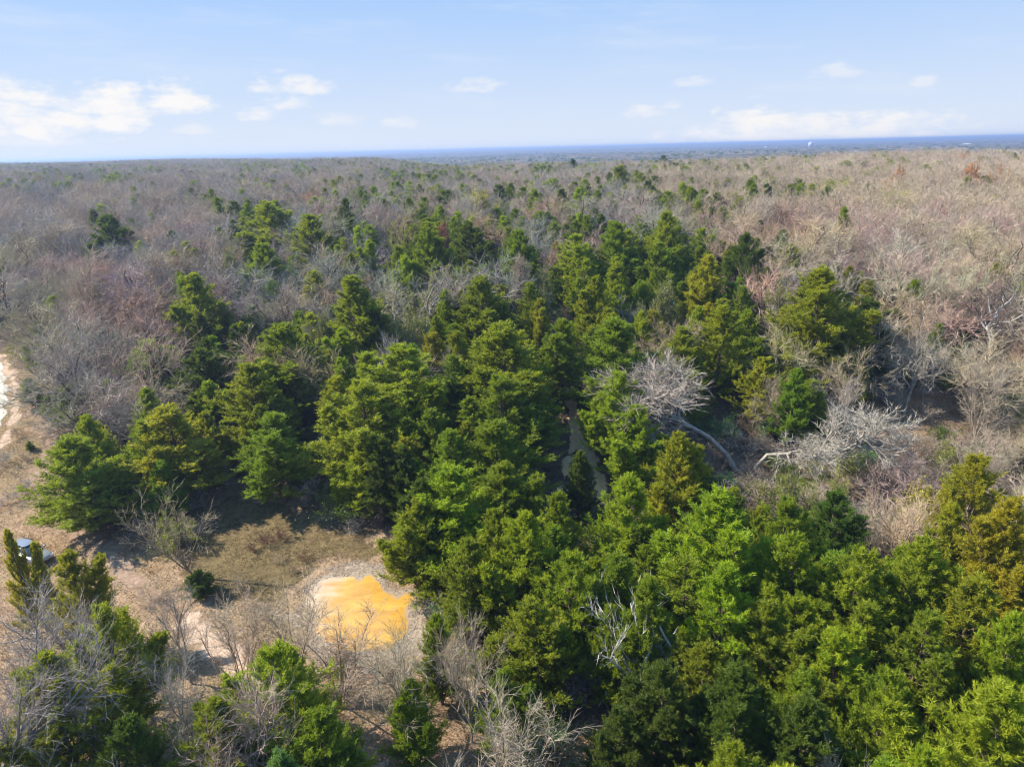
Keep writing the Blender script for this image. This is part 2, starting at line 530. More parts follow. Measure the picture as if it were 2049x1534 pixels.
def normalise(ms, top=10.0):
    """scale a tree's meshes so that its crown tops out at `top`; remember its crown radius"""
    me = ms[1]; n = len(me.vertices); co = np.empty(n * 3, np.float32); me.vertices.foreach_get('co', co); co = co.reshape(-1, 3)
    k = top / np.percentile(co[:, 2], 99.7)
    mid = np.median(co[:, :2], 0)
    for m in ms:
        q = np.empty(len(m.vertices) * 3, np.float32); m.vertices.foreach_get('co', q); m.vertices.foreach_set('co', q * k); m.update()
    RAD[me.name] = float(np.percentile(np.hypot(*(co[:, :2] - mid).T), 97) * k)
    return ms


def make_cedar(seed, h=10.0, rad=3.2, leaders=3, dens=1.0, flat=0.0, base=.06, spread=.45):
    g = np.random.default_rng(seed)
    tw, fo = Acc(), Acc()
    tufts = []
    L = []
    for i in range(leaders):
        ph = i * 2.4 + g.uniform(0, 1.2)
        off = 0 if i == 0 else rad * g.uniform(.3, .3 + spread)
        hh = h if i == 0 else h * g.uniform(.62, .95)
        top = np.array([off * math.cos(ph), off * math.sin(ph), hh])
        b0 = np.array([0, 0, 0.]) if i == 0 else np.array([off * .1 * math.cos(ph), off * .1 * math.sin(ph), h * .05])
        L.append((b0, top, rad * (1.0 if i == 0 else g.uniform(.55, .75))))
    for li, (b0, top, Rr) in enumerate(L):
        k = 7
        t = np.linspace(0, 1, k)[:, None]
        ch = b0 + (top - b0) * t
        ch[:, :2] *= 1.0
        ch[1:-1, :2] += g.normal(size=(k - 2, 2)) * .10
        V, Q = tubes(ch[None], np.array([.19 if li == 0 else .11]) * h / 10, np.array([.02]), 6)
        tw.add(V, Q, .4)
        nb = int((78 if li == 0 else 50) * dens)
        ts = base + (1 - base) * (np.arange(nb) + g.uniform(0, 1, nb)) / nb
        ts = np.clip(ts ** .92, base, .985)
        lob = g.uniform(.85, 1.15, 9)
        BP, BR = [], []
        for j, tt in enumerate(ts):
            p0 = np.array([np.interp(tt, t[:, 0], ch[:, c]) for c in range(3)])
            ph = j * 2.39996 + g.normal() * .35
            prof = (1 - tt) ** .70 * min(1.0, .62 + tt * 2.4) + .05
            ln = Rr * prof * g.uniform(.72, 1.12) * lob[int((ph % 6.283) / 6.284 * 9)]
            e = R(12 + 50 * tt ** 1.1 - flat * 18) + g.normal() * .13
            d = np.array([math.cos(ph) * math.cos(e), math.sin(ph) * math.cos(e), math.sin(e)])
            s = np.linspace(0, 1, 5)[:, None]
            bp = p0 + d * ln * s + np.array([0, 0, 1.]) * ln * (.28 - .2 * flat) * s ** 2
            bp[1:, :] += g.normal(size=(4, 3)) * .04 * ln
            BP.append(bp); BR.append(.02 + .012 * ln)
            nbl = int((6 + ln * 6.4) * dens)
            ss = g.uniform(.16, 1.0, nbl) ** .7
            c = np.stack([np.interp(ss, s[:, 0], bp[:, q]) for q in range(3)], 1)
            side = g.normal(size=(nbl, 3)); side[:, 2] *= .5
            td = norm(d + np.array([0, 0, .35 - .4 * flat]) + side * .75)
            bl = (.34 + .17 * ln) * g.uniform(.6, 1.25, nbl) * (1.2 - .55 * ss)
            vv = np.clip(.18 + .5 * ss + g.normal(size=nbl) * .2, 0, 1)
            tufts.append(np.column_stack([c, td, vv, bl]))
        V, Q = tubes(np.array(BP), np.array(BR), np.full(len(BR), .008), 3)
        tw.add(V, Q, .3)
    T = np.concatenate(tufts)
    # each branchlet: a short plume of sprays that curls upward
    ns, nb = 5, 8
    n = len(T)
    u = np.tile(np.linspace(.1, 1, ns), n)
    c = np.repeat(T[:, :3], ns, 0); d = np.repeat(T[:, 3:6], ns, 0); vv = np.repeat(T[:, 6], ns); bl = np.repeat(T[:, 7], ns)
    c = c + d * (u * bl)[:, None]; c[:, 2] += (.32 - .2 * flat) * bl * u ** 2
    c = c + g.normal(size=c.shape) * (.06 * bl * (1.2 - u))[:, None]
    d = norm(d + np.array([0, 0, .45 - .3 * flat]) * u[:, None] + g.normal(size=c.shape) * .38)
    vv = vv + (u - .5) * .3
    c = np.repeat(c, nb, 0); d = np.repeat(d, nb, 0); vv = np.repeat(vv, nb)
    c = c + g.normal(size=c.shape) * .035
    bd = norm(d + g.normal(size=c.shape) * .5)
    V, F = blades(c, bd, g.uniform(.11, .23, len(c)), g.uniform(.03, .062, len(c)), g)
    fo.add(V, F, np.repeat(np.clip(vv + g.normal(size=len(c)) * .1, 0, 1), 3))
    return normalise([tw.mesh('cedar_trunk', [M_BARK]), fo.mesh('cedar_crown', [M_CEDAR])])


def chain(p0, d0, ln, k, wander, up, g):
    n = len(p0); P = np.empty((n, k + 1, 3)); P[:, 0] = p0; d = d0.copy()
    for i in range(k):
        d = norm(d + g.normal(size=(n, 3)) * wander + np.array([0, 0, up]))
        P[:, i + 1] = P[:, i] + d * (ln / k)[:, None]
    return P


def kids(P, per, t0, ang, g, jit=.2):
    n, k, _ = P.shape
    t = (t0 + (1 - t0) * ((np.arange(per)[None] + g.uniform(0, 1, (n, per))) / per)).clip(0, .999)
    f = t * (k - 1); i = f.astype(int); fr = (f - i)[..., None]
    r = np.arange(n)[:, None]
    A, B = P[r, i], P[r, i + 1]
    T = norm(B - A).reshape(-1, 3); p = (A * (1 - fr) + B * fr).reshape(-1, 3)
    a = ang + g.normal(size=len(T)) * jit
    return p, norm(T * np.cos(a)[:, None] + perp(T, g) * np.sin(a)[:, None]), t.ravel()


def make_bare(seed, style='oak', h=10.0, trunk=None, dense=1.0, wide=1.0, twigw=.030, leaf=0, leafsize=.17, limbs=None):
    g = np.random.default_rng(seed)
    tr, cr = Acc(), Acc()
    st = dict(
        oak=dict(tl=.30, nl=6, la=R(48), ll=.44, w=.30, up=.05, bl=.26, ba=R(52), r=.20),
        fan=dict(tl=.10, nl=7, la=R(24), ll=.78, w=.12, up=.07, bl=.28, ba=R(30), r=.11),
        elm=dict(tl=.22, nl=6, la=R(34), ll=.62, w=.17, up=.05, bl=.28, ba=R(38), r=.15),
        dead=dict(tl=.55, nl=7, la=R(58), ll=.30, w=.34, up=.02, bl=.15, ba=R(60), r=.16),
        brush=dict(tl=.04, nl=12, la=R(38), ll=.80, w=.20, up=.03, bl=.34, ba=R(36), r=.04))[style]
    if trunk is None:
        T = chain(np.zeros((1, 3)), norm(np.array([[g.normal() * .12, g.normal() * .12, 1.]])), np.array([h * st['tl']]), 5, .10, .1, g)
    else:
        T = np.array(trunk, float)[None]
    r0 = st['r'] * h / 10
    V, Q = tubes(T, np.array([r0]), np.array([r0 * .72]), 8); tr.add(V, Q, .25)
    nl = limbs or st['nl']
    p, d, t = kids(T, nl, .62 if trunk is None else .45, st['la'], g)
    d[:, :2] *= wide; d = norm(d + np.array([0, 0, .35 if trunk is None else .55]))
    ll = h * st['ll'] * g.uniform(.75, 1.15, len(p))
    L1 = chain(p, d, ll, 7, st['w'], st['up'], g)
    V, Q = tubes(L1, np.full(len(p), r0 * .62), np.full(len(p), r0 * .2), 5); tr.add(V, Q, .15)
    n2 = max(4, int(9 * dense))
    p, d, t = kids(L1, n2, .18, st['ba'], g)
    l2 = h * st['bl'] * g.uniform(.6, 1.15, len(p)) * (1.15 - .5 * t)
    L2 = chain(p, d, l2, 5, st['w'] * .9, st['up'] * 1.2, g)
    V, Q = tubes(L2, np.full(len(p), r0 * .20), np.full(len(p), r0 * .06), 4); cr.add(V, Q, .35)
    n3 = max(4, int(8 * dense))
    p, d, t = kids(L2, n3, .12, R(42), g)
    l3 = h * .13 * g.uniform(.6, 1.2, len(p))
    L3 = chain(p, d, l3, 3, .15, .05, g)
    V, Q = tubes(L3, np.full(len(p), .012 * h / 10), np.full(len(p), .005), 3); cr.add(V, Q, .6)
    n4 = max(4, int(8 * dense))
    p, d, t = kids(L3, n4, .05, R(30), g)
    d = norm(d + np.array([0, 0, .10]))
    V, F = blades(p, d, h * .068 * g.uniform(.5, 1.35, len(p)), np.full(len(p), twigw * .68) * g.uniform(.6, 1.2, len(p)), g)
    cr.add(V, F, np.repeat(g.uniform(.4, 1, len(p)), 3))
    out = [tr.mesh('bare_trunk', [M_TWIG], True), cr.mesh('bare_crown', [M_TWIG])]
    if leaf:
        lf = Acc()
        q, d2, _ = kids(L3, leaf, .1, R(60), g)
        q = q + g.normal(size=q.shape) * .12
        cl = np.repeat(g.uniform(0, 1, len(L3)), leaf)
        V, F = blades(q, d2, leafsize * g.uniform(.6, 1.3, len(q)), leafsize * .8 * g.uniform(.6, 1.3, len(q)), g)
        lf.add(V, F, np.repeat(np.clip(cl * .6 + g.uniform(0, .4, len(q)), 0, 1), 3))
        out.append(lf.mesh('leaves', [M_LEAF]))
    return normalise(out, 3.0 if style == 'brush' else 10.0)


CED = [make_cedar(11, 10, 3.0, 1, 1.05), make_cedar(12, 10, 3.3, 3), make_cedar(13, 10, 3.4, 4, .95, spread=.6), make_cedar(14, 10, 3.0, 2),
       make_cedar(15, 10, 3.6, 4, 1.0, flat=.8), make_cedar(16, 10, 2.6, 2, 1.0, base=.03), make_cedar(17, 10, 3.5, 5, .85, spread=.7),
       make_cedar(18, 10, 3.2, 3, .9, flat=.5, base=.16)]
CR0 = [3.0, 3.5, 3.8, 3.1, 3.8, 2.8, 4.0, 3.5]
BAR = [make_bare(31, 'oak'), make_bare(32, 'elm'), make_bare(33, 'oak', dense=1.05, wide=1.3), make_bare(34, 'fan'), make_bare(35, 'elm', dense=1.05),
       make_bare(36, 'oak', wide=1.5), make_bare(37, 'fan', wide=1.3), make_bare(38, 'dead', dense=.8)]
BRU = [make_bare(51, 'brush', 3.0, dense=.75, twigw=.034), make_bare(52, 'brush', 3.0, dense=.8, wide=1.4, twigw=.034)]
LEA = [make_bare(61, 'oak', leaf=16, leafsize=.2), make_bare(62, 'elm', leaf=11, leafsize=.2), make_bare(63, 'brush', 3.0, dense=.7, leaf=7, leafsize=.11)]

# ------------------------------------------------------------------ colours of things
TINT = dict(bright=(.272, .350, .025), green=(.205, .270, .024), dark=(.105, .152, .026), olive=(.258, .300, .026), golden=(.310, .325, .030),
            orange=(.37, .34, .03), blue=(.15, .25, .09), lime=(.32, .34, .06), yellow=(.50, .46, .08), rust=(.52, .25, .09), red=(.36, .16, .09),
            vine=(.26, .28, .08), beige=(.52, .43, .32), grey=(.38, .35, .31), pink=(.47, .38, .30), pale=(.46, .42, .36), brown=(.25, .19, .14),
            white=(.70, .66, .61), tan=(.48, .39, .26), redbrown=(.15, .07, .05), darkwood=(.15, .12, .10))
WORD = dict(bright='bright green', green='mid-green', dark='dark green', olive='olive', golden='golden', orange='orange-tipped', blue='bluish',
            beige='beige', grey='grey', pink='pinkish', pale='pale', brown='brown', tan='tan')
BARKT = (.20, .15, .12)


def tree(name, meshes, x, y, s, rz, tint, label, cat='tree', group=None, sx=1.0, tilt=(0, 0), bark=None):
    r = bpy.data.objects.new(name, None)
    r.empty_display_size = .5
    C.objects.link(r)
    z = float(hgt(x, y))
    r.location = (x, y, z - .05); r.rotation_euler = (tilt[0], tilt[1], rz); r.scale = (s * sx, s * sx, s)
    tag(r, label, cat, group)
    parts = ['trunk', 'crown', 'leaves'] if len(meshes) == 3 else ['trunk', 'crown']
    cedar = meshes[1].name.startswith('cedar')
    for i, (pn, me) in enumerate(zip(parts, meshes)):
        o = bpy.data.objects.new(pn, me); C.objects.link(o); o.parent = r
        if cedar: o['tint'] = BARKT if pn == 'trunk' else tint
        elif len(meshes) == 3: o['tint'] = tint if pn == 'leaves' else (bark or (.30, .26, .22))
        else: o['tint'] = tint if bark is None or pn == 'crown' else bark
    return r


HER = []       # (x, y, radius) of placed trees
LMK = []       # landmarks for labels


def jit(c, g=rnd, a=.12):
    return tuple(v * g.uniform(1 - a, 1 + a) for v in c)


def hero_xy(px, py, h, wpx):
    x, y = at(px, py, h)
    zc = proj(x, y, h + float(hgt(x, y)))[2]
    return x, y, wpx / 2 / FPX * zc


# cedars: top pixel x, y, height m, crown width px, shape, tint, label, landmark name
CEDARS = [
    (905, 935, 10.5, 220, 1, 'bright', 'bright green cedar with a broad cone, its skirt touching the pond bank', 'the pondside bright cedar'),
    (1008, 928, 10.5, 170, 3, 'green', 'slender mid-green cedar standing just behind the pondside bright cedar', None),
    (1052, 1028, 10.5, 190, 2, 'bright', 'bright many-tipped cedar in front of the slender one near the pond', None),
    (940, 1078, 8.5, 150, 1, 'green', 'shorter green cedar at the foot of the pondside bright cedar', None),
    (1112, 985, 9.5, 120, 0, 'green', 'narrow single-tipped cedar between the pond cedars and the footpath end', None),
    (1140, 1105, 9.5, 200, 6, 'olive', 'yellowish cedar with many spiky tips, uphill from the white snag', None),
    (1235, 1110, 9.5, 170, 3, 'green', 'green cedar rising directly behind the white snag', None),
    (1262, 955, 10.5, 170, 1, 'bright', 'bright conical cedar where the footpath runs out of sight', 'the cedar at the path end'),
    (1062, 1200, 8, 190, 2, 'olive', 'olive rounded cedar alone on the dry grass below the pond', 'the olive cedar below the pond'),
    (1358, 868, 10.5, 150, 2, 'golden', 'golden-green cedar beside the trunk of the leaning pale oak', 'the golden oakside cedar'),
    (1440, 985, 12.5, 280, 2, 'bright', 'very large bright green cedar with a wide crown, below the bent dead oak', 'the very large bright cedar'),
    (1575, 1000, 10.5, 180, 6, 'green', 'green cedar under the bent dead oak, its top level with the trunk base', None),
    (1450, 1135, 10.5, 190, 0, 'bright', 'steep bright cedar with a fine pointed tip, below the very large bright cedar', 'the steep pointed cedar'),
    (1545, 1205, 9, 190, 3, 'green', 'two-tipped cedar lower down from the steep pointed cedar', None),
    (1590, 1075, 11, 190, 1, 'green', 'green cedar shouldering the very large bright cedar', None),
    (1730, 1100, 11, 250, 6, 'olive', 'wide olive cedar with curling tips in the middle of the dark thicket', 'the wide curling cedar'),
    (1850, 1080, 11.5, 210, 2, 'olive', 'rounded olive cedar just above the wide curling cedar', None),
    (1960, 1160, 10.5, 230, 1, 'olive', 'yellowish steep cedar close to the photo edge, above the bright corner cedar', None),
    (1680, 1262, 9, 190, 3, 'bright', 'low bright cedar with twin tips in the shaded thicket', 'the twin-tipped low cedar'),
    (1960, 915, 11.5, 200, 6, 'golden', 'golden-olive cedar touching the bare thicket at the photo edge', 'the golden thicket cedar'),
    (2030, 1000, 11.5, 190, 2, 'orange', 'orange-tipped cedar cut by the photo edge', None),
    (1910, 1010, 9.5, 120, 5, 'golden', 'yellow-tipped small cedar beneath the bare thicket', None),
    (2035, 1235, 10.5, 170, 1, 'bright', 'bright cedar half cut by the photo edge, over the corner cedar', None),
    (2010, 1385, 12, 380, 2, 'bright', 'huge sunlit bright cedar in the photo corner, the closest of all', 'the bright corner cedar'),
    (1860, 1500, 9.5, 190, 1, 'bright', 'sunlit cedar tip beside the huge corner cedar', None),
    (1300, 1160, 10, 150, 5, 'green', 'dim narrow cedar beside the white snag', None),
    (1330, 1330, 8, 200, 6, 'dark', 'dark low cedar below the white snag', None),  # dark tint here and on the next two paints in the thicket's shade
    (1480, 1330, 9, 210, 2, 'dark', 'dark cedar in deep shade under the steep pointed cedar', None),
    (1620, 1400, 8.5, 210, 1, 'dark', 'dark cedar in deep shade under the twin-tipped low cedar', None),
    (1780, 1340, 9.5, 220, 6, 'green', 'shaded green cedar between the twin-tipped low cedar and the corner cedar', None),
    (1860, 1230, 10, 200, 4, 'green', 'flat-boughed green cedar in the shade behind the corner cedar', None),
    (1002, 650, 13, 225, 1, 'olive', 'tall olive cedar with a long pointed spire, centre of the wood', 'the pointed olive cedar'),
    (1000, 755, 11, 230, 6, 'green', 'broad green cedar directly below the pointed olive cedar', 'the broad cedar at the path'),
    (802, 692, 12, 220, 4, 'bright', 'yellow-green cedar with flat layered boughs', 'the flat-boughed cedar'),
    (702, 553, 13.5, 150, 5, 'olive', 'tall column-shaped dark olive cedar beside pale bare oaks', 'the column cedar'),
    (722, 765, 11.5, 290, 6, 'golden', 'massive golden-olive cedar with dead wood in its skirts, behind the pond clearing', 'the massive golden cedar'),
    (500, 728, 11, 170, 1, 'olive', 'olive conical cedar with a sharp tip among dark cedars', 'the sharp-tipped olive cedar'),
    (545, 828, 9.5, 190, 3, 'green', 'green cedar at the upper edge of the pond clearing', 'the cedar above the clearing'),
    (560, 650, 11.5, 190, 1, 'green', 'dense green cedar behind the sharp-tipped olive cedar', None),
    (295, 682, 8.5, 170, 6, 'bright', 'bright bushy cedar at the brow over the bare grey trees', 'the bushy bright cedar'),
    (400, 700, 10, 200, 2, 'dark', 'dark wide cedar beside the bushy bright cedar', None),
    (330, 815, 10.5, 200, 1, 'golden', 'golden cedar standing behind the open-branched bare tree', 'the golden clearing cedar'),
    (140, 875, 10, 205, 1, 'olive', 'lone cedar with open boughs standing on dry grass beside the track', 'the lone cedar'),
    (382, 548, 11.5, 120, 1, 'olive', 'olive cedar with stepped outline among bare oaks', 'the stepped olive cedar'),
    (505, 612, 7, 90, 5, 'blue', 'small bluish green cedar tucked between bare crowns', 'the bluish cedar'),
    (860, 820, 9.5, 130, 3, 'green', 'small green cedar between the massive golden and broad cedars', None),
    (900, 862, 9.5, 160, 2, 'green', 'green cedar with lumpy crown uphill of the pondside bright cedar', None),
    (985, 845, 10.5, 180, 1, 'green', 'upright green cedar beneath the broad cedar at the path', None),
    (1232, 640, 12, 190, 1, 'green', 'tall green cedar over the top end of the footpath', 'the tall path cedar'),
    (1240, 745, 10, 150, 6, 'bright', 'bright cedar leaning over the footpath bend', None),
    (1275, 812, 9, 140, 2, 'bright', 'bright cedar beside the footpath and the leaning pale oak', None),
    (1160, 902, 7.5, 80, 5, 'dark', 'small dark cedar with bare stem standing in the fork of the footpath', 'the small fork cedar'),
    (1370, 655, 9.5, 120, 1, 'olive', 'conical olive cedar behind the leaning pale oak', 'the conical olive cedar'),
    (1445, 610, 11.5, 120, 0, 'olive', 'slim olive cedar next to the conical olive cedar', None),
    (1420, 512, 12, 110, 5, 'orange', 'orange-tipped cedar column amid pale oaks', 'the orange-tipped cedar'),
    (1492, 468, 12, 100, 6, 'dark', 'dark round-headed cedar beside the orange-tipped cedar', 'the dark round cedar'),
    (1645, 538, 14.5, 210, 2, 'olive', 'biggest olive cedar on the pale hillside, showing stems', 'the big hillside cedar'),
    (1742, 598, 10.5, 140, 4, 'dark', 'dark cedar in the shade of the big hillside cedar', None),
    (1530, 715, 8, 110, 1, 'golden', 'low golden cedar among pale bare trees', None),
    (1125, 640, 10.5, 130, 3, 'green', 'green cedar between the pointed olive cedar and the footpath', None),
    (1192, 555, 11, 110, 2, 'olive', 'open olive cedar over dark shade in the mid wood', None),
    (1235, 525, 10.5, 90, 5, 'olive', 'olive narrow cedar beside the open olive cedar', None),
    (1150, 470, 11, 110, 4, 'bright', 'flat-topped bright cedar in the mid wood', 'the flat-topped cedar'),
    (1040, 462, 11.5, 90, 1, 'green', 'green cedar behind the grey dead conifer', None),
    (960, 555, 11, 130, 1, 'green', 'green cedar beside the grey dead conifer', None),
    (850, 458, 12, 110, 2, 'green', 'green cedar near the spiky snag', None),
    (935, 445, 11.5, 110, 2, 'dark', 'dark cedar beneath the yellow leafing tree', None),
    (1235, 445, 12, 100, 1, 'green', 'green cedar with an airy top in the mid wood', None),
    (1335, 425, 12, 100, 1, 'olive', 'olive cedar with a fine top beside pale crowns', None),
    (1320, 485, 11, 100, 3, 'green', 'green cedar in front of the fine-topped olive cedar', None),
    (620, 430, 12, 130, 1, 'olive', 'olive cedar with forked bleached branches beside it', None),
    (530, 405, 13, 140, 2, 'olive', 'large olive cedar among grey woods', 'the large far olive cedar'),
    (525, 488, 11.5, 110, 1, 'green', 'green cedar below the large far olive cedar', None),
    (690, 398, 12, 60, 5, 'dark', 'dark slim cedar poking out of grey crowns', None),
    (215, 430, 12, 110, 7, 'dark', 'dark open cedar alone in the grey woods', 'the dark open cedar'),
    (195, 560, 8, 50, 2, 'olive', 'tiny round-topped cedar sunk in grey brush', None),
    (1240, 332, 13, 65, 1, 'green', 'green cedar with a pointed head near the far wood edge', 'the pointed far cedar'),
    (1328, 312, 13, 45, 6, 'dark', 'dark round cedar against the blue distance', 'the round far cedar'),
    (1147, 318, 13, 32, 0, 'dark', 'thin dark cedar near the blue distance', None),
    (1040, 310, 13, 45, 1, 'dark', 'dark pyramid cedar near the blue distance', 'the pyramid far cedar'),
    (1690, 415, 11, 50, 5, 'bright', 'single bright cedar sunk in the pale oaks', 'the single bright cedar'),
    (135, 1104, 9, 130, 3, 'golden', 'sunny golden cedar in front of the parked car', 'the golden cedar at the car'),
    (12, 1060, 9.5, 60, 5, 'golden', 'thin golden cedar at the photo edge beside the car', None),
    (66, 1086, 8.5, 60, 5, 'golden', 'wispy golden cedar top poking up in front of the parked car roof', None),
    (200, 1215, 10, 190, 6, 'olive', 'olive cedar under the sprawling pale limbs', None),
    (90, 1310, 10, 240, 2, 'olive', 'big olive cedar under the sprawling pale limbs near the corner', None),
    (250, 1440, 8, 180, 1, 'dark', 'dark cedar in shade under the sprawling pale limbs', None),
    (540, 1295, 8.5, 250, 6, 'bright', 'bright open cedar growing through a bare tree below the pond', 'the lower bright cedar'),
    (430, 1400, 8, 200, 2, 'green', 'green cedar beside the bright cedar below the pond', None),
    (640, 1420, 7.5, 190, 1, 'green', 'green feathery cedar down from the bright cedar below the pond', None),
    (560, 1510, 7, 160, 5, 'blue', 'pale bluish young cedar at the bottom edge', None),
    (872, 1232, 7, 100, 1, 'green', 'small green cedar on the lower bank of the pond', None),
    (820, 1360, 6.5, 120, 2, 'green', 'small green cedar on dry grass among bare branches', None),
    (1010, 1340, 7.5, 130, 3, 'green', 'green cedar with a visible dark stem on the dry grass', None),
    (395, 1140, 2.6, 70, 2, 'dark', 'low dark green juniper bush at the foot of the open-branched bare tree', None),
    (55, 757, 3.6, 55, 1, 'green', 'small round cedar on dry grass beside the dirt trail', None),
    (92, 790, 2.8, 50, 2, 'green', 'low cedar bush beside the small round cedar on the grass', None),
    (57, 882, 1.2, 22, 2, 'green', 'tiny green juniper shrub on open grass', None),
    (130, 770, 6, 70, 1, 'green', 'green cedar at the edge of the grass and grey brush', None),
    (1240, 1420, 6, 150, 6, 'dark', 'dim low cedar over the shady bare ground', None),  # dark tint paints in the shade of the thicket
]
g_ced = 'eastern red cedars through the wood'
for i, (px, py, h, wpx, sh, tn, lab, lm) in enumerate(CEDARS):
    x, y, rr = hero_xy(px, py, h, wpx)
    s = h / 10
    tree('cedar_tree', CED[sh], x, y, s, rnd.uniform(0, 6.28), jit(TINT[tn], a=.06), lab, 'cedar', g_ced, sx=min(1.9, max(.5, rr / (RAD[CED[sh][1].name] * s))))
    HER.append((x, y, rr * .8))
    if lm: LMK.append((x, y, lm))

# bare trees: top pixel x, y, height, width, shape, tint, label, landmark, part list override
SP = {}
SP['lean'] = make_bare(71, 'oak', 10.5, trunk=[(0, 0, 0), (-.7, .1, 1.6), (-1.9, .1, 3.2), (-3.5, -.1, 4.5), (-5.0, 0, 5.6), (-6.0, .1, 6.5)], dense=1.15, limbs=11, twigw=.045)
SP['bent'] = make_bare(72, 'oak', 9.0, trunk=[(0, 0, 0), (.5, 0, 1.5), (1.2, .1, 2.8), (2.8, .1, 3.2), (4.8, 0, 3.3), (6.8, -.1, 4.4), (8.0, -.1, 5.6)], dense=1.0, limbs=12, twigw=.045)
SP['open'] = make_bare(73, 'fan', 9.0, dense=.72, twigw=.035)
SP['snag'] = make_bare(74, 'oak', 9.0, dense=.62, twigw=.04, limbs=5)
SP['hang'] = make_bare(75, 'dead', 6.0, trunk=[(0, 0, 7.2), (.5, 0, 6.4), (1.2, -.1, 5.6), (1.4, -.1, 4.4), (1.1, 0, 3.3), (.3, 0, 2.6)], dense=.55, limbs=5, twigw=.03)
SP['sprawl'] = make_bare(76, 'elm', 13.0, trunk=[(0, 0, 0), (.5, .3, 3), (1.4, .8, 5.4), (2.6, 1.6, 7.2), (4.4, 2.4, 8.6)], dense=1.05, limbs=11, twigw=.03)
SP['twist'] = make_bare(77, 'oak', 12.5, trunk=[(0, 0, 0), (.2, 0, 2), (.7, 0, 3.8), (.5, 0, 5.4), (-.1, 0, 6.8), (.6, 0, 8.4)], dense=.8, limbs=8)
SP['conif'] = make_bare(78, 'dead', 11, trunk=[(0, 0, 0), (0, 0, 3), (.1, 0, 5.5), (0, 0, 8), (0, 0, 11)], dense=1.1, limbs=26, twigw=.04)
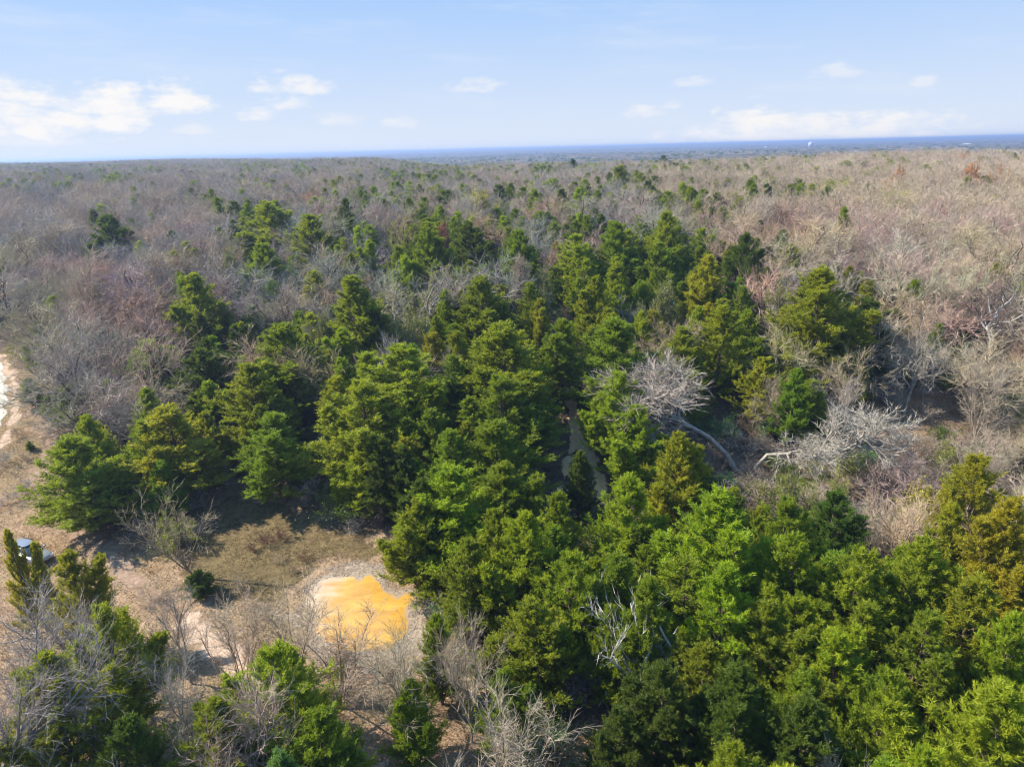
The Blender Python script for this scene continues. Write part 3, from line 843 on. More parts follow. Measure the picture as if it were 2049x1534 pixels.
BARES = [
    (1392, 742, 10.5, 200, 'lean', 'pale', 'large pale bare oak leaning hard over dark cedars with a fan-shaped crown', 'the leaning pale oak', (1472, 940)),
    (1590, 850, 9.0, 200, 'bent', 'pale', 'pale dead oak whose trunk bends flat and sweeps sideways', 'the bent dead oak', (1500, 955)),
    (405, 985, 9, 170, 'open', 'tan', 'open-branched bare tree standing at the edge of the pond clearing', 'the open-branched tree', (385, 1150)),
    (1290, 1200, 9.5, 110, 'snag', 'white', 'bleached white snag with a clawed top poking out of dark cedars', 'the white snag', None),
    (-190, 1330, 13, 800, 'sprawl', 'grey', 'sprawling pale bare tree reaching its long limbs in from the photo corner', 'the sprawling bare tree', None),
    (2000, 545, 13, 110, 'twist', 'darkwood', 'tall twisted dark oak with a whitened stem on the hillside', 'the twisted dark oak', None),
    (1042, 510, 11, 60, 'conif', 'pink', 'grey dead conifer still holding fine pinkish twigs, between green cedars', 'the grey dead conifer', None),
    (848, 530, 11.5, 90, 'snag', 'pale', 'spiky pale snag rising from green cedars, the taller of its pair', 'the spiky snag', None),
    (775, 660, 8.5, 80, 1, 'pale', 'thin pale bare tree in front of the column cedar', None, None),
    (1690, 745, 8.5, 130, 1, 'pale', 'pale symmetrical bare tree spreading over the brown clearing', None, None),
    (1985, 690, 11.5, 150, 3, 'pink', 'pinkish many-stemmed bare tree fanning upward', 'the many-stemmed tree', None),
    (1840, 640, 11, 130, 2, 'pale', 'pale bare oak with arching limbs above the brown clearing', None, None),
    (1900, 985, 8, 200, 6, 'pink', 'tangle-crowned bare tree with a dark short trunk, beside yellow-leaved brush', 'the tangle-crowned tree', None),
    (1790, 1000, 7, 150, 6, 'beige', 'beige tangled bare tree next to the vine-hung clump', None, None),
    (1960, 860, 8.5, 140, 1, 'pink', 'pinkish bare tree in the thicket beneath the many-stemmed tree', None, None),
    (1560, 740, 8, 110, 4, 'tan', 'tan bare tree behind the bent dead oak', None, None),
    (1800, 880, 6, 120, 3, 'pink', 'low pinkish bare sapling on the brown clearing', None, None),
    (600, 410, 12, 110, 'snag', 'white', 'bleached forked tree holding bare white arms over green cedars', 'the bleached forked tree', None),
    (1110, 305, 13, 50, 3, 'redbrown', 'reddish-brown feathery bare tree standing against the blue distance', 'the reddish feathery tree', None),
    (1555, 395, 12, 90, 0, 'brown', 'dark-stemmed bare oak with a wide dome on the pale hillside', 'the dark-stemmed oak', None),
    (1880, 500, 11, 150, 2, 'beige', 'wide beige bare oak with crooked dark limbs on the hillside', 'the wide beige oak', None),
    (60, 440, 11, 150, 0, 'grey', 'grey bare oak with heavy dark limbs in the grey woods', 'the heavy-limbed grey oak', None),
    (330, 770, 8.5, 200, 6, 'tan', 'tan fine-twigged bare tree behind the golden clearing cedar', None, None),
    (250, 790, 8, 170, 4, 'grey', 'grey fine-twigged bare tree beside the lone cedar', None, None),
    (450, 1180, 9, 230, 3, 'beige', 'thin-stemmed beige bare tree standing up the slope from the sandy path', None, None),
    (560, 1170, 8, 260, 3, 'tan', 'tan fan of thin bare stems between the sandy path and the pond', 'the tan fan of stems', None),
    (340, 1160, 8.5, 170, 4, 'grey', 'grey thin bare tree with a straight stem beside the sandy path', None, None),
    (655, 1240, 7, 260, 6, 'tan', 'low tan bare fan hanging over the lower edge of the pond', None, None),
    (790, 1270, 9.5, 280, 4, 'tan', 'tan bare tree on golden grass below the pond', 'the tan tree below the pond', None),
    (930, 1230, 9.5, 180, 1, 'beige', 'leaning beige bare tree below the pond touching the olive cedar', None, None),
    (985, 1380, 9, 300, 6, 'pink', 'dense pinkish bare crown at the bottom edge of the photo', 'the pinkish bottom crown', None),
    (500, 1370, 9.5, 240, 0, 'beige', 'crooked beige bare oak tangled with the bright cedar below the pond', None, None),
    (330, 1300, 9.5, 200, 4, 'pale', 'pale bare tree with fine drooping ends beside the dark shaded cedar', None, None),
    (90, 1150, 10, 280, 2, 'pale', 'pale bare crown spread just below the parked car', None, None),
    (1672, 1478, 7, 110, 5, 'white', 'bleached bare crown in the dark thicket at the bottom edge', None, None),
    (1262, 590, 9, 80, 7, 'grey', 'grey dead tree in a gap behind the tall cedar over the path', None, None),
    (905, 680, 8.5, 60, 7, 'pale', 'small pale dead top between the flat-boughed and pointed cedars', None, None),
]
g_bare = 'bare winter trees through the wood'
for (px, py, h, wpx, sh, tn, lab, lm, base) in BARES:
    x, y, rr = hero_xy(px, py, h, wpx)
    if base: x, y = at(*base)
    rz = rnd.uniform(0, 6.28)
    name = 'bare_tree'
    if isinstance(sh, str):
        ms = SP[sh]; s = h / 10; sx = {'lean': 1.45, 'bent': 1.25, 'conif': .6, 'snag': .7}.get(sh, 1.0); s *= {'lean': 1.1, 'bent': 1.0}.get(sh, 1.0)
        va = math.atan2(x, y); rz = -va
        if sh in ('snag', 'conif', 'twist', 'open'): rz = rnd.uniform(0, 6.28) if sh != 'twist' else -va
        name = 'dead_tree' if sh in ('snag', 'conif', 'bent') else 'bare_tree'
        if sh == 'sprawl': rz = -va * .3
    else:
        ms = BAR[sh]; s = h / 10; sx = min(2.0, max(.55, rr / (RAD[BAR[sh][1].name] * s)))
    bk = TINT['white'] if tn == 'darkwood' else None
    t = tree(name, ms, x, y, s, rz, jit(TINT[tn], a=.05), lab, 'dead tree' if name == 'dead_tree' else 'tree', g_bare, sx=sx, bark=bk)
    HER.append((x, y, rr * .55))
    if lm: LMK.append((x, y, lm))
    if lab.startswith('bleached white snag'):
        hb = bpy.data.objects.new('broken_limb', SP['hang'][0]); C.objects.link(hb); hb.parent = t; hb['tint'] = TINT['white']
        hb2 = bpy.data.objects.new('twigs', SP['hang'][1]); C.objects.link(hb2); hb2.parent = hb; hb2['tint'] = TINT['white']
        hb.rotation_euler = (0, 0, -rz - .2); hb.location = (.9, -1.7, .3); hb.scale = (.62, .62, .6)

# leafy trees
LEAFY = [
    (965, 372, 12.5, 95, 0, 'yellow', 'fresh yellow-green leafing tree standing out of grey crowns', 'the yellow leafing tree'),
    (1793, 328, 13, 36, 0, 'rust', 'small rust-orange oak on the far hillside', 'the small rust oak'),
    (1958, 322, 13.5, 66, 0, 'rust', 'rust-orange oak on the far hillside, the larger one', 'the rust oaks'),
    (1995, 326, 13, 50, 1, 'rust', 'darker rust-brown oak touching the larger rust-orange oak', None),
    (745, 330, 11, 50, 1, 'red', 'reddish-leaved tree in front of the far blue ridge', 'the reddish-leaved tree'),
    (655, 335, 11, 40, 1, 'rust', 'dull orange tree among grey woods beneath the far ridge', None),
    (745, 545, 7, 40, 0, 'red', 'small red-leaved tree beside the column cedar', None),
    (890, 440, 9, 50, 0, 'red', 'small red-leaved tree under the yellow leafing tree', None),
    (1550, 545, 11, 70, 1, 'vine', 'leafy vine-covered tree with a tall pale trunk beside the big hillside cedar', 'the vine-covered trunk'),
    (1590, 945, 7.5, 90, 0, 'vine', 'vine-hung rounded clump with pale shiny leaves below the bent dead oak', 'the vine-hung clump'),
    (1695, 925, 8.5, 60, 1, 'lime', 'tall vine-draped trunk with yellow-green leaves behind the dark thicket', None),
    (1320, 560, 10, 90, 0, 'vine', 'pale-leaved tree in front of the orange-tipped cedar', None),
    (1340, 690, 8, 80, 1, 'vine', 'pale-leaved low tree behind the leaning pale oak', None),
    (1090, 530, 10, 70, 0, 'vine', 'greyish-leaved tree beside the grey dead conifer', None),
    (830, 610, 9, 90, 1, 'lime', 'yellow-green vine-grown tree under the spiky snag', None),
    (640, 620, 9, 70, 0, 'vine', 'pale leafy tree beside the column cedar', None),
    (450, 490, 10, 60, 0, 'lime', 'yellow-green leafy tree among grey crowns below the large far olive cedar', None),
    (1870, 960, 5, 120, 0, 'yellow', 'yellow-leaved low tree in the bare thicket', None),
    (1640, 960, 7, 70, 1, 'vine', 'loose leafy tree between the vine-hung clump and the draped trunk', None),
]
for (px, py, h, wpx, sh, tn, lab, lm) in LEAFY:
    x, y, rr = hero_xy(px, py, h, wpx)
    s = h / 10
    tree('leafy_tree', LEA[sh], x, y, s, rnd.uniform(0, 6.28), TINT[tn], lab, 'tree', 'trees still in leaf', sx=min(2.0, max(.45, rr / (RAD[LEA[sh][1].name] * s))))
    HER.append((x, y, rr * .6))
    if lm: LMK.append((x, y, lm))

# shrubs: ground pixel, height, shape, tint, label
SHRUBS = [
    (528, 1095, 1.7, 'B0', 'redbrown', 'dark reddish-brown dead weed clump on the pond clearing, the tallest'),
    (560, 1085, 1.4, 'B1', 'redbrown', 'reddish-brown weed clump beside the tallest weed clump'),
    (500, 1105, 1.0, 'B1', 'redbrown', 'low reddish-brown weed clump away from the pond'),
    (612, 1120, 1.1, 'B0', 'redbrown', 'reddish-brown weed clump on the rim of the pond'),
    (585, 1145, .9, 'B1', 'brown', 'straw-brown weed clump near the pond rim'),
    (560, 1125, .9, 'B0', 'tan', 'tan dry weed clump in the middle of the pond clearing'),
    (45, 925, 1.5, 'B1', 'tan', 'tan tuft of dead stems on dry grass between the trail and the lone cedar'),
    (20, 1010, 1.8, 'B0', 'grey', 'grey bare bush on dry grass behind the parked car'),
    (250, 1105, 1.6, 'B1', 'brown', 'brown bare bush in the shadow of the lone cedar'),
    (300, 1200, 1.8, 'B0', 'tan', 'tan bare bush beside the worn track below the lone cedar'),
    (470, 1180, 1.5, 'B1', 'tan', 'tan dry bush on turf between the juniper bush and the pond'),
    (520, 1240, 1.7, 'B0', 'brown', 'brown dry bush beside the pale end of the pond'),
    (760, 1345, 1.8, 'B1', 'tan', 'tan dry bush on grass just below the pond'),
    (12, 935, 2.2, 'B0', 'grey', 'grey bare bush on dry grass at the photo edge'),
    (60, 985, 1.8, 'B1', 'grey', 'grey bare bush on dry grass near the lone cedar'),
    (35, 875, 1.4, 'B0', 'brown', 'thin brown bush beside the tiny juniper shrub'),
    (75, 835, 1.4, 'B1', 'grey', 'thin grey bush beside the worn track'),
    (95, 780, 2.6, 'B0', 'pink', 'pinkish bare bush behind the low cedar bush'),
    (180, 850, 2.6, 'L', 'green', 'green leafy bush at the foot of the grey brush'),
    (170, 690, 3.2, 'L', 'green', 'green leafy bush in grey brush above the grass'),
    (740, 1010, 2.6, 'L', 'dark', 'dark leafy bush under the massive golden cedar'),
    (700, 1065, 2.0, 'B1', 'grey', 'grey brittle bush at the shaded end of the clearing'),
    (635, 1000, 2.8, 'B0', 'pale', 'pale brittle bush at the edge of the pond clearing'),
    (940, 1240, 2.0, 'B1', 'brown', 'brown bush on the pond bank beneath the cedars'),
    (1130, 1320, 2.4, 'L', 'blue', 'dull bluish bush in the shade below the olive cedar'),
    (1120, 1500, 2.4, 'L', 'blue', 'dull bluish bush at the bottom edge beside bare ground'),
    (690, 1330, 1.8, 'B1', 'grey', 'grey brittle bush on the lower rim of the pond'),
    (1850, 845, 2.2, 'B0', 'pink', 'pinkish bush on the brown clearing'),
    (1770, 815, 3.0, 'B0', 'grey', 'crooked grey bush beneath the dark hillside cedar'),
]
SHR = {}
for (px, py, h, sh, tn, lab) in SHRUBS:
    x, y = at(px, py)
    ms = {'B0': BRU[0], 'B1': BRU[1], 'L': LEA[2]}[sh]
    o = tree('shrub', ms, x, y, h / 3.0, rnd.uniform(0, 6.28), TINT[tn], lab, 'shrub', 'shrubs on the clearings', sx=1.15)
    SHR.setdefault(sh, o)
LMK += [(*at(720, 1230), 'the pond'), (*at(65, 1100), 'the car'), (*at(1158, 860), 'the footpath'), (*at(1845, 835), 'the brown clearing'), (*at(5, 790), 'the dirt trail')]

# ------------------------------------------------------------------ the rest of the wood
ANCH = np.array([(100, 400, .13), (400, 400, .22), (560, 390, .3), (700, 380, .4), (900, 370, .55), (1100, 370, .55), (1350, 360, .42), (1700, 380, .11), (2000, 400, .09),
        (100, 330, .4), (700, 320, .35), (1000, 325, .35), (1400, 312, .35), (1900, 310, .22),
        (100, 550, .15), (300, 560, .28), (400, 500, .4), (500, 460, .8), (700, 460, .85), (900, 480, .9), (1100, 470, .9), (1300, 480, .8), (1450, 490, .5), (1600, 550, .25), (1900, 550, .12),
        (600, 560, .6), (750, 560, .65), (900, 560, .9), (1200, 560, .95),
        (60, 680, .3), (200, 650, .35), (400, 650, .6), (600, 650, .75), (900, 650, .9), (1200, 650, .95), (1400, 650, .75), (1600, 700, .5), (1800, 700, .15), (1980, 700, .05),
        (200, 780, .6), (400, 800, .95), (700, 850, 1), (1000, 850, 1), (1300, 850, .95), (1500, 800, .15), (1700, 850, .03), (1950, 850, .03),
        (600, 950, 1), (1000, 1000, 1), (1400, 1000, 1), (1700, 950, .4), (1900, 930, .2), (2000, 1050, .9),
        (1300, 1200, 1), (1800, 1200, 1), (1300, 1400, 1), (1900, 1400, 1), (900, 1300, .7)])


def cedar_frac(px, py):
    d = ((ANCH[:, 0] - px) / 1.3) ** 2 + (ANCH[:, 1] - py) ** 2
    wt = 1 / (d + 400) ** 1.6
    return float((ANCH[:, 2] * wt).sum() / wt.sum())


SIGHT = [np.array(p, float) for p in (
    [(-50, 700), (60, 730), (120, 800), (150, 870), (110, 950), (30, 1000), (-50, 1010)],
    [(420, 1000), (520, 965), (630, 985), (760, 1040), (800, 1130), (850, 1190), (860, 1310), (560, 1330), (400, 1300), (250, 1210), (130, 1090), (330, 1090)],
    [(1095, 770), (1165, 770), (1235, 960), (1225, 1020), (1105, 1050), (1090, 960), (1110, 880)],
    [(1740, 795), (1930, 785), (1930, 870), (1700, 950), (1650, 900)],
    [(1270, 715), (1500, 715), (1530, 850), (1490, 950), (1380, 870), (1270, 850)],
    [(1480, 825), (1690, 825), (1690, 960), (1480, 960)],
    [(-50, 1040), (420, 1040), (430, 1180), (1100, 1180), (1130, 1640), (-50, 1640)])]
HERA = np.array(HER)
fill, far = [], []
g = np.random.default_rng(99)
cell = 4.3
RMAX = 1500
ys = np.arange(22, RMAX, cell)
for yy in ys:
    half = yy * .86 + 16
    xs = np.arange(-half, half, cell)
    for xx in xs:
        x = xx + g.uniform(-.5, .5) * cell * .95; y = yy + g.uniform(-.5, .5) * cell * .95
        r = math.hypot(x, y)
        if r > 300 and r > float(edge_at(x, y)) + 260: continue
        if r > 260 and g.uniform() > max(.4, (260 / r) ** .8): continue
        fill.append((x, y, r))
F = np.array(fill)
ok = np.ones(len(F), bool)
nr = F[:, 2] < 260
ok[nr] &= (sd_poly(F[nr, :2], CLEAR_L) < -.5) & (sd_poly(F[nr, :2], CLEAR_R) < -.3) & (sd_poly(F[nr, :2], CLEAR_B) < 0)
ok[nr] &= (sd_line(F[nr, :2], TRAIL, 7.0) < 0) & (sd_line(F[nr, :2], ROAD_L, 7.0) < 0) & (sd_line(F[nr, :2], TRAIL_B, 4.0) < 0)
for hx, hy, hr in HER:
    ok &= np.hypot(F[:, 0] - hx, F[:, 1] - hy) > max(1.6, hr * .62)
F = F[ok]
cands = []
for x, y, r in F:
    gz = float(hgt(x, y)); px, py, zc = proj(x, y, 9.0 + gz)
    cf = cedar_frac(px, py)
    # patchy mixing
    cf2 = cf + (float(vnoise(x, y, 14, 11)) - .5) * .5 * (1 if .03 < cf < .97 else .3)
    if (r < 95 and cf > .85) or (px > 1000 and py > 1030 and r < 75): cf2 = 1.0
    if cf > .35: cf2 += .10
    if r > 150 and cf < .3: cf2 = cf * (.55 + 2.4 * float(np.clip((vnoise(x, y, 38, 12) - .45) * 3, 0, 1)))
    cedar = g.uniform() < cf2
    h = g.uniform(7.0, 10.8) if cedar else g.uniform(8.2, 12.2)
    if r < 150 and cedar: h = g.uniform(6.2, 9.4)
    if not cedar and px > 1650 and 700 < py < 960: h = g.uniform(4, 7)
    if r < 170:
        bad = False
        tp = proj(x, y, h + gz); mp = proj(x, y, h * .5 + gz)
        rad = 2.2 * FPX / tp[2]
        q = np.array([[tp[0], tp[1] + 10], [mp[0], mp[1]], [mp[0] - rad, mp[1]], [mp[0] + rad, mp[1]]])
        for P in SIGHT:
            if (sd_poly(q, P) > 0).any(): bad = True; break
        if bad: continue
    inview = -60 < px < 2110 and py < 1700
    cands.append((x, y, r, cedar, h, px, py, inview))

BEY = []
for _ in range(9500):
    r = 600 * (3600 / 600) ** g.uniform(0, 1); a = R(g.uniform(-40, 40))
    x, y = r * math.sin(a), r * math.cos(a)
    if r < float(edge_at(x, y)) + 200: continue
    BEY.append((x, y, g.uniform() < .42, g.uniform(9, 13)))
rows = []
n_ind = {True: 300 - len(CEDARS), False: 298 - len(BARES)}
far_pts = {True: [], False: []}
cands.sort(key=lambda c: c[2])
for c in cands:
    x, y, r, cedar, h, px, py, inview = c
    if inview and n_ind[cedar] > 0:
        n_ind[cedar] -= 1; rows.append(c)
    else:
        far_pts[cedar].append((x, y, h))
for x, y, cedar, h in BEY: far_pts[cedar].append((x, y, h))
LX = np.array([(a, b) for a, b, _ in LMK])
recs = []
for (x, y, r, cedar, h, px, py, inview) in rows:
    if cedar:
        u = rnd.random()
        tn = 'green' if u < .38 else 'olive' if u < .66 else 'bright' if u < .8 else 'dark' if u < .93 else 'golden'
        size = 'low' if h < 7.2 else 'tall' if h > 8.8 else 'mid-sized'
    else:
        u = rnd.random()
        right = px > 1350
        tn = ('beige' if u < .5 else 'tan' if u < .75 else 'pink' if u < .92 else 'pale') if right else ('grey' if u < .35 else 'beige' if u < .65 else 'pink' if u < .85 else 'tan')
        size = 'low' if h < 8.2 else 'tall' if h > 10.2 else 'mid-sized'
    d = np.hypot(LX[:, 0] - x, LX[:, 1] - y); li = int(d.argmin())
    lx, ly, ln = LMK[li]
    v = np.array([lx, ly]) / math.hypot(lx, ly); rel = np.array([x - lx, y - ly]); al = rel @ v; ac = rel @ np.array([v[1], -v[0]])
    a = math.degrees(math.atan2(ac, al)) % 360
    word = ['behind', 'behind and right of', 'right of', 'in front and right of', 'in front of', 'in front and left of', 'left of', 'behind and left of'][int((a + 22.5) // 45) % 8]
    recs.append([x, y, h, cedar, tn, size, word, ln, float(d[li])])
from collections import defaultdict
grp = defaultdict(list)
for q in recs: grp[(q[3], q[4], q[5], q[6], q[7])].append(q)
ORD = ['nearest to it', 'second from it', 'third from it', 'fourth from it', 'fifth from it', 'sixth from it', 'seventh from it', 'eighth from it', 'ninth from it', 'tenth from it',
       'eleventh from it', 'twelfth from it', 'thirteenth from it', 'fourteenth from it', 'fifteenth from it', 'sixteenth from it']
for key, qs in grp.items():
    qs.sort(key=lambda q: q[8])
    for i, (x, y, h, cedar, tn, size, word, ln, dd) in enumerate(qs):
        lab = f"{size} {WORD[tn]} {'cedar' if cedar else 'bare tree'} {word} {ln}" + (', ' + ORD[min(i, 15)] if len(qs) > 1 else '')
        if len(lab.split()) > 16: lab = lab.replace(' from it', '').replace(' to it', '')
        if cedar:
            sh = rnd.randrange(8); s = h / 10
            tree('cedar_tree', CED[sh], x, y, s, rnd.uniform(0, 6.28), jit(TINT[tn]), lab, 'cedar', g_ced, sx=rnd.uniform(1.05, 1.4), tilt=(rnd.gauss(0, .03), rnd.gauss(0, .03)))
        else:
            sh = rnd.choice([0, 1, 2, 3, 4, 5, 6, 0, 2, 5, 0]); s = h / 10
            tree('bare_tree', BAR[sh], x, y, s, rnd.uniform(0, 6.28), jit(TINT[tn]), lab, 'tree', g_bare, bark=jit(TINT['darkwood'] if rnd.random() < .5 else (.30, .26, .22)) if rnd.random() < .75 else None, sx=rnd.uniform(.95, 1.25), tilt=(rnd.gauss(0, .05), rnd.gauss(0, .05)))

# ------------------------------------------------------------------ far woodland and undergrowth (nobody could count it): one object each
def scatter(name, pts, tints, scales, variants, label, group=None):
    """pts (n,3); variants: list of tuples of source objects (their geometry is copied on to the points)"""
    n = len(pts)
    me = bpy.data.meshes.new(name)
    me.vertices.add(n); me.vertices.foreach_set('co', np.asarray(pts, np.float32).ravel())
    a = me.attributes.new('tint', 'FLOAT_COLOR', 'POINT'); a.data.foreach_set('color', np.column_stack([tints, np.ones(n)]).astype(np.float32).ravel())
    a = me.attributes.new('sc', 'FLOAT_VECTOR', 'POINT'); a.data.foreach_set('vector', np.asarray(scales, np.float32).ravel())
    a = me.attributes.new('rz', 'FLOAT_VECTOR', 'POINT'); a.data.foreach_set('vector', np.column_stack([np.zeros(n), np.zeros(n), rng.uniform(0, 6.28, n)]).astype(np.float32).ravel())
    a = me.attributes.new('pick', 'INT', 'POINT'); a.data.foreach_set('value', rng.integers(0, len(variants), n).astype(np.int32))
    o = link(name, me)
    t = bpy.data.node_groups.new(name + '_nodes', 'GeometryNodeTree')
    t.interface.new_socket('Geometry', in_out='INPUT', socket_type='NodeSocketGeometry')
    t.interface.new_socket('Geometry', in_out='OUTPUT', socket_type='NodeSocketGeometry')
    gi = t.nodes.new('NodeGroupInput'); go = t.nodes.new('NodeGroupOutput'); jn = t.nodes.new('GeometryNodeJoinGeometry')
    def named(nm, dt):
        x = t.nodes.new('GeometryNodeInputNamedAttribute'); x.data_type = dt; x.inputs[0].default_value = nm; return x.outputs[0]
    sc, rz, pk = named('sc', 'FLOAT_VECTOR'), named('rz', 'FLOAT_VECTOR'), named('pick', 'INT')
    er = t.nodes.new('FunctionNodeEulerToRotation'); t.links.new(rz, er.inputs[0])
    for i, srcs in enumerate(variants):
        ip = t.nodes.new('GeometryNodeInstanceOnPoints')
        cp = t.nodes.new('FunctionNodeCompare'); cp.data_type = 'INT'; cp.operation = 'EQUAL'
        t.links.new(pk, cp.inputs[2]); cp.inputs[3].default_value = i
        t.links.new(cp.outputs[0], ip.inputs['Selection'])
        t.links.new(gi.outputs[0], ip.inputs['Points'])
        j2 = t.nodes.new('GeometryNodeJoinGeometry')
        for s_ in srcs:
            oi = t.nodes.new('GeometryNodeObjectInfo'); oi.transform_space = 'ORIGINAL'
            oi.inputs['Object'].default_value = s_; oi.inputs['As Instance'].default_value = False
            t.links.new(oi.outputs['Geometry'], j2.inputs[0])
        t.links.new(j2.outputs[0], ip.inputs['Instance'])
        t.links.new(er.outputs[0], ip.inputs['Rotation']); t.links.new(sc, ip.inputs['Scale'])
        t.links.new(ip.outputs[0], jn.inputs[0])
    t.links.new(jn.outputs[0], go.inputs[0])
    md = o.modifiers.new('scatter', 'NODES'); md.node_group = t
    return tag(o, label, 'woodland' if 'wood' in name else 'undergrowth', group, 'stuff')


def child(mesh, exclude=()):
    for o in C.objects:
        if o.data is mesh: return o


bpy.context.view_layer.update()


def far_scatter(name, pts, cedar, label):
    P = np.array(pts); n = len(P)
    z = hgt(P[:, 0], P[:, 1])
    px = np.array([proj(a, b, 25)[0] for a, b in P[:, :2]])
    u = rng.uniform(0, 1, n)
    pal = np.array([TINT[k] for k in (('green', 'olive', 'dark', 'bright', 'green') if cedar else ('beige', 'tan', 'pink', 'grey', 'beige'))])
    if cedar: idx = rng.integers(0, 5, n)
    else:
        idx = np.where(px > 1300, rng.choice([0, 1, 2, 4, 0], n), rng.choice([0, 2, 3, 3, 2], n))
    tint = pal[idx] * rng.uniform(.8, 1.2, (n, 1))
    if not cedar:   # a few trees keep rusty or yellow-green colour
        k = rng.uniform(size=n); tint[k < .004] = TINT['rust']; tint[(k > .012) & (k < .03)] = np.array(TINT['lime'])
    s = P[:, 2] / 10
    sx = s * rng.uniform(.85, 1.15, n) * np.where(np.hypot(P[:, 0], P[:, 1]) > 250, 1.4, 1.2) * np.where(np.hypot(P[:, 0], P[:, 1]) > 900, 1.7, 1.0)
    src = CED if cedar else BAR[:7]
    var = [(child(m[1]),) if cedar else (child(m[0]), child(m[1])) for m in src]
    var = [v for v in var if all(q is not None for q in v)]
    scatter(name, np.column_stack([P[:, :2], z - .1]), tint, np.column_stack([sx, sx, s]), var, label)


far_scatter('cedar_woodland', far_pts[True], True, 'distant dark green cedars scattered through the wood to the horizon')
far_scatter('bare_woodland', far_pts[False], False, 'distant grey and beige bare crowns filling the wood to the horizon')

# undergrowth between the trees
U = []
for yy in np.arange(24, 260, 2.6):
    half = yy * .84 + 8
    for xx in np.arange(-half, half, 2.6):
        U.append((xx + g.uniform(-1.3, 1.3), yy + g.uniform(-1.3, 1.3)))
U = np.array(U)
k = (sd_poly(U, CLEAR_L) < 0) & (sd_poly(U, CLEAR_R) < 0) & (sd_poly(U, CLEAR_B) < 0) & (sd_line(U, TRAIL, 6) < 0) & (sd_line(U, TRAIL_B, 3) < 0) & (sd_line(U, ROAD_L, 6) < 0)
U = U[k]
n = len(U)
leafy = rng.uniform(size=n) < .38
s = rng.uniform(.45, 1.15, n)
tb = np.array([TINT[q] for q in ('grey', 'brown', 'beige', 'pink')])[rng.integers(0, 4, n)] * .8
tl = np.array([TINT[q] for q in ('dark', 'green', 'olive', 'vine', 'blue')])[rng.integers(0, 5, n)]
for nm, msk, tt, vs, lab in (('bare_undergrowth', ~leafy, tb, [BRU[0], BRU[1]], 'tangled bare brush covering the floor of the wood'),
                             ('leafy_undergrowth', leafy, tl, [LEA[2]], 'low leafy evergreen brush covering the floor of the wood')):
    q = U[msk]
    scatter(nm, np.column_stack([q, hgt(q[:, 0], q[:, 1])]), tt[msk], np.column_stack([s[msk] * 1.2, s[msk] * 1.2, s[msk]]), [tuple(child(m_) for m_ in v) for v in vs], lab)

# far canopy beyond the last separate crowns
def far_canopy():
    rs = [650.0]
    while rs[-1] < 13500: rs.append(rs[-1] * 1.006 + 1.0)
    rs = np.array(rs); az_ = np.radians(np.linspace(-52, 52, 900))
    RR, AA = np.meshgrid(rs, az_, indexing='ij')
    X = RR * np.sin(AA); Y = RR * np.cos(AA)
    amp = np.clip((RR - edge_at(X, Y) - 150) / 250, 0, 1)
    Z = hgt(X, Y) + amp * (3 + 5 * vnoise(X, Y, 30, 21) + 7 * vnoise(X, Y, 140, 22)) + rng.uniform(-1.6, 1.6, X.shape) * amp - (1 - amp) * 2.0
    n0, n1 = X.shape
    i = (np.arange(n0 - 1)[:, None] * n1 + np.arange(n1 - 1)[None]).ravel()
    m, k = new_mat('far_canopy_leaves_and_twigs')
    P = k.n('ShaderNodeNewGeometry').outputs['Position']
    c = k.mix(k.ramp(k.noise(P, .03, 4, .7), .48, .6), (.13, .115, .095), (.035, .05, .028))
    c = k.mix(k.ramp(k.noise(P, .0035, 3, .6), .55, .7), c, (.05, .075, .035))
    p = k.n('ShaderNodeBsdfPrincipled'); k.put(p.inputs['Base Color'], c); p.inputs['Roughness'].default_value = 1; p.inputs['Specular IOR Level'].default_value = 0
    finish(m, k, p.outputs[0])
    me = mk_mesh('far_canopy', np.stack([X, Y, Z], -1).reshape(-1, 3), quads=np.stack([i, i + n1, i + n1 + 1, i + 1], 1), mats=[m])
    tag(link('far_woodland', me), 'blue hazy woodland stretching to the horizon', 'woodland', None, 'stuff')


far_canopy()

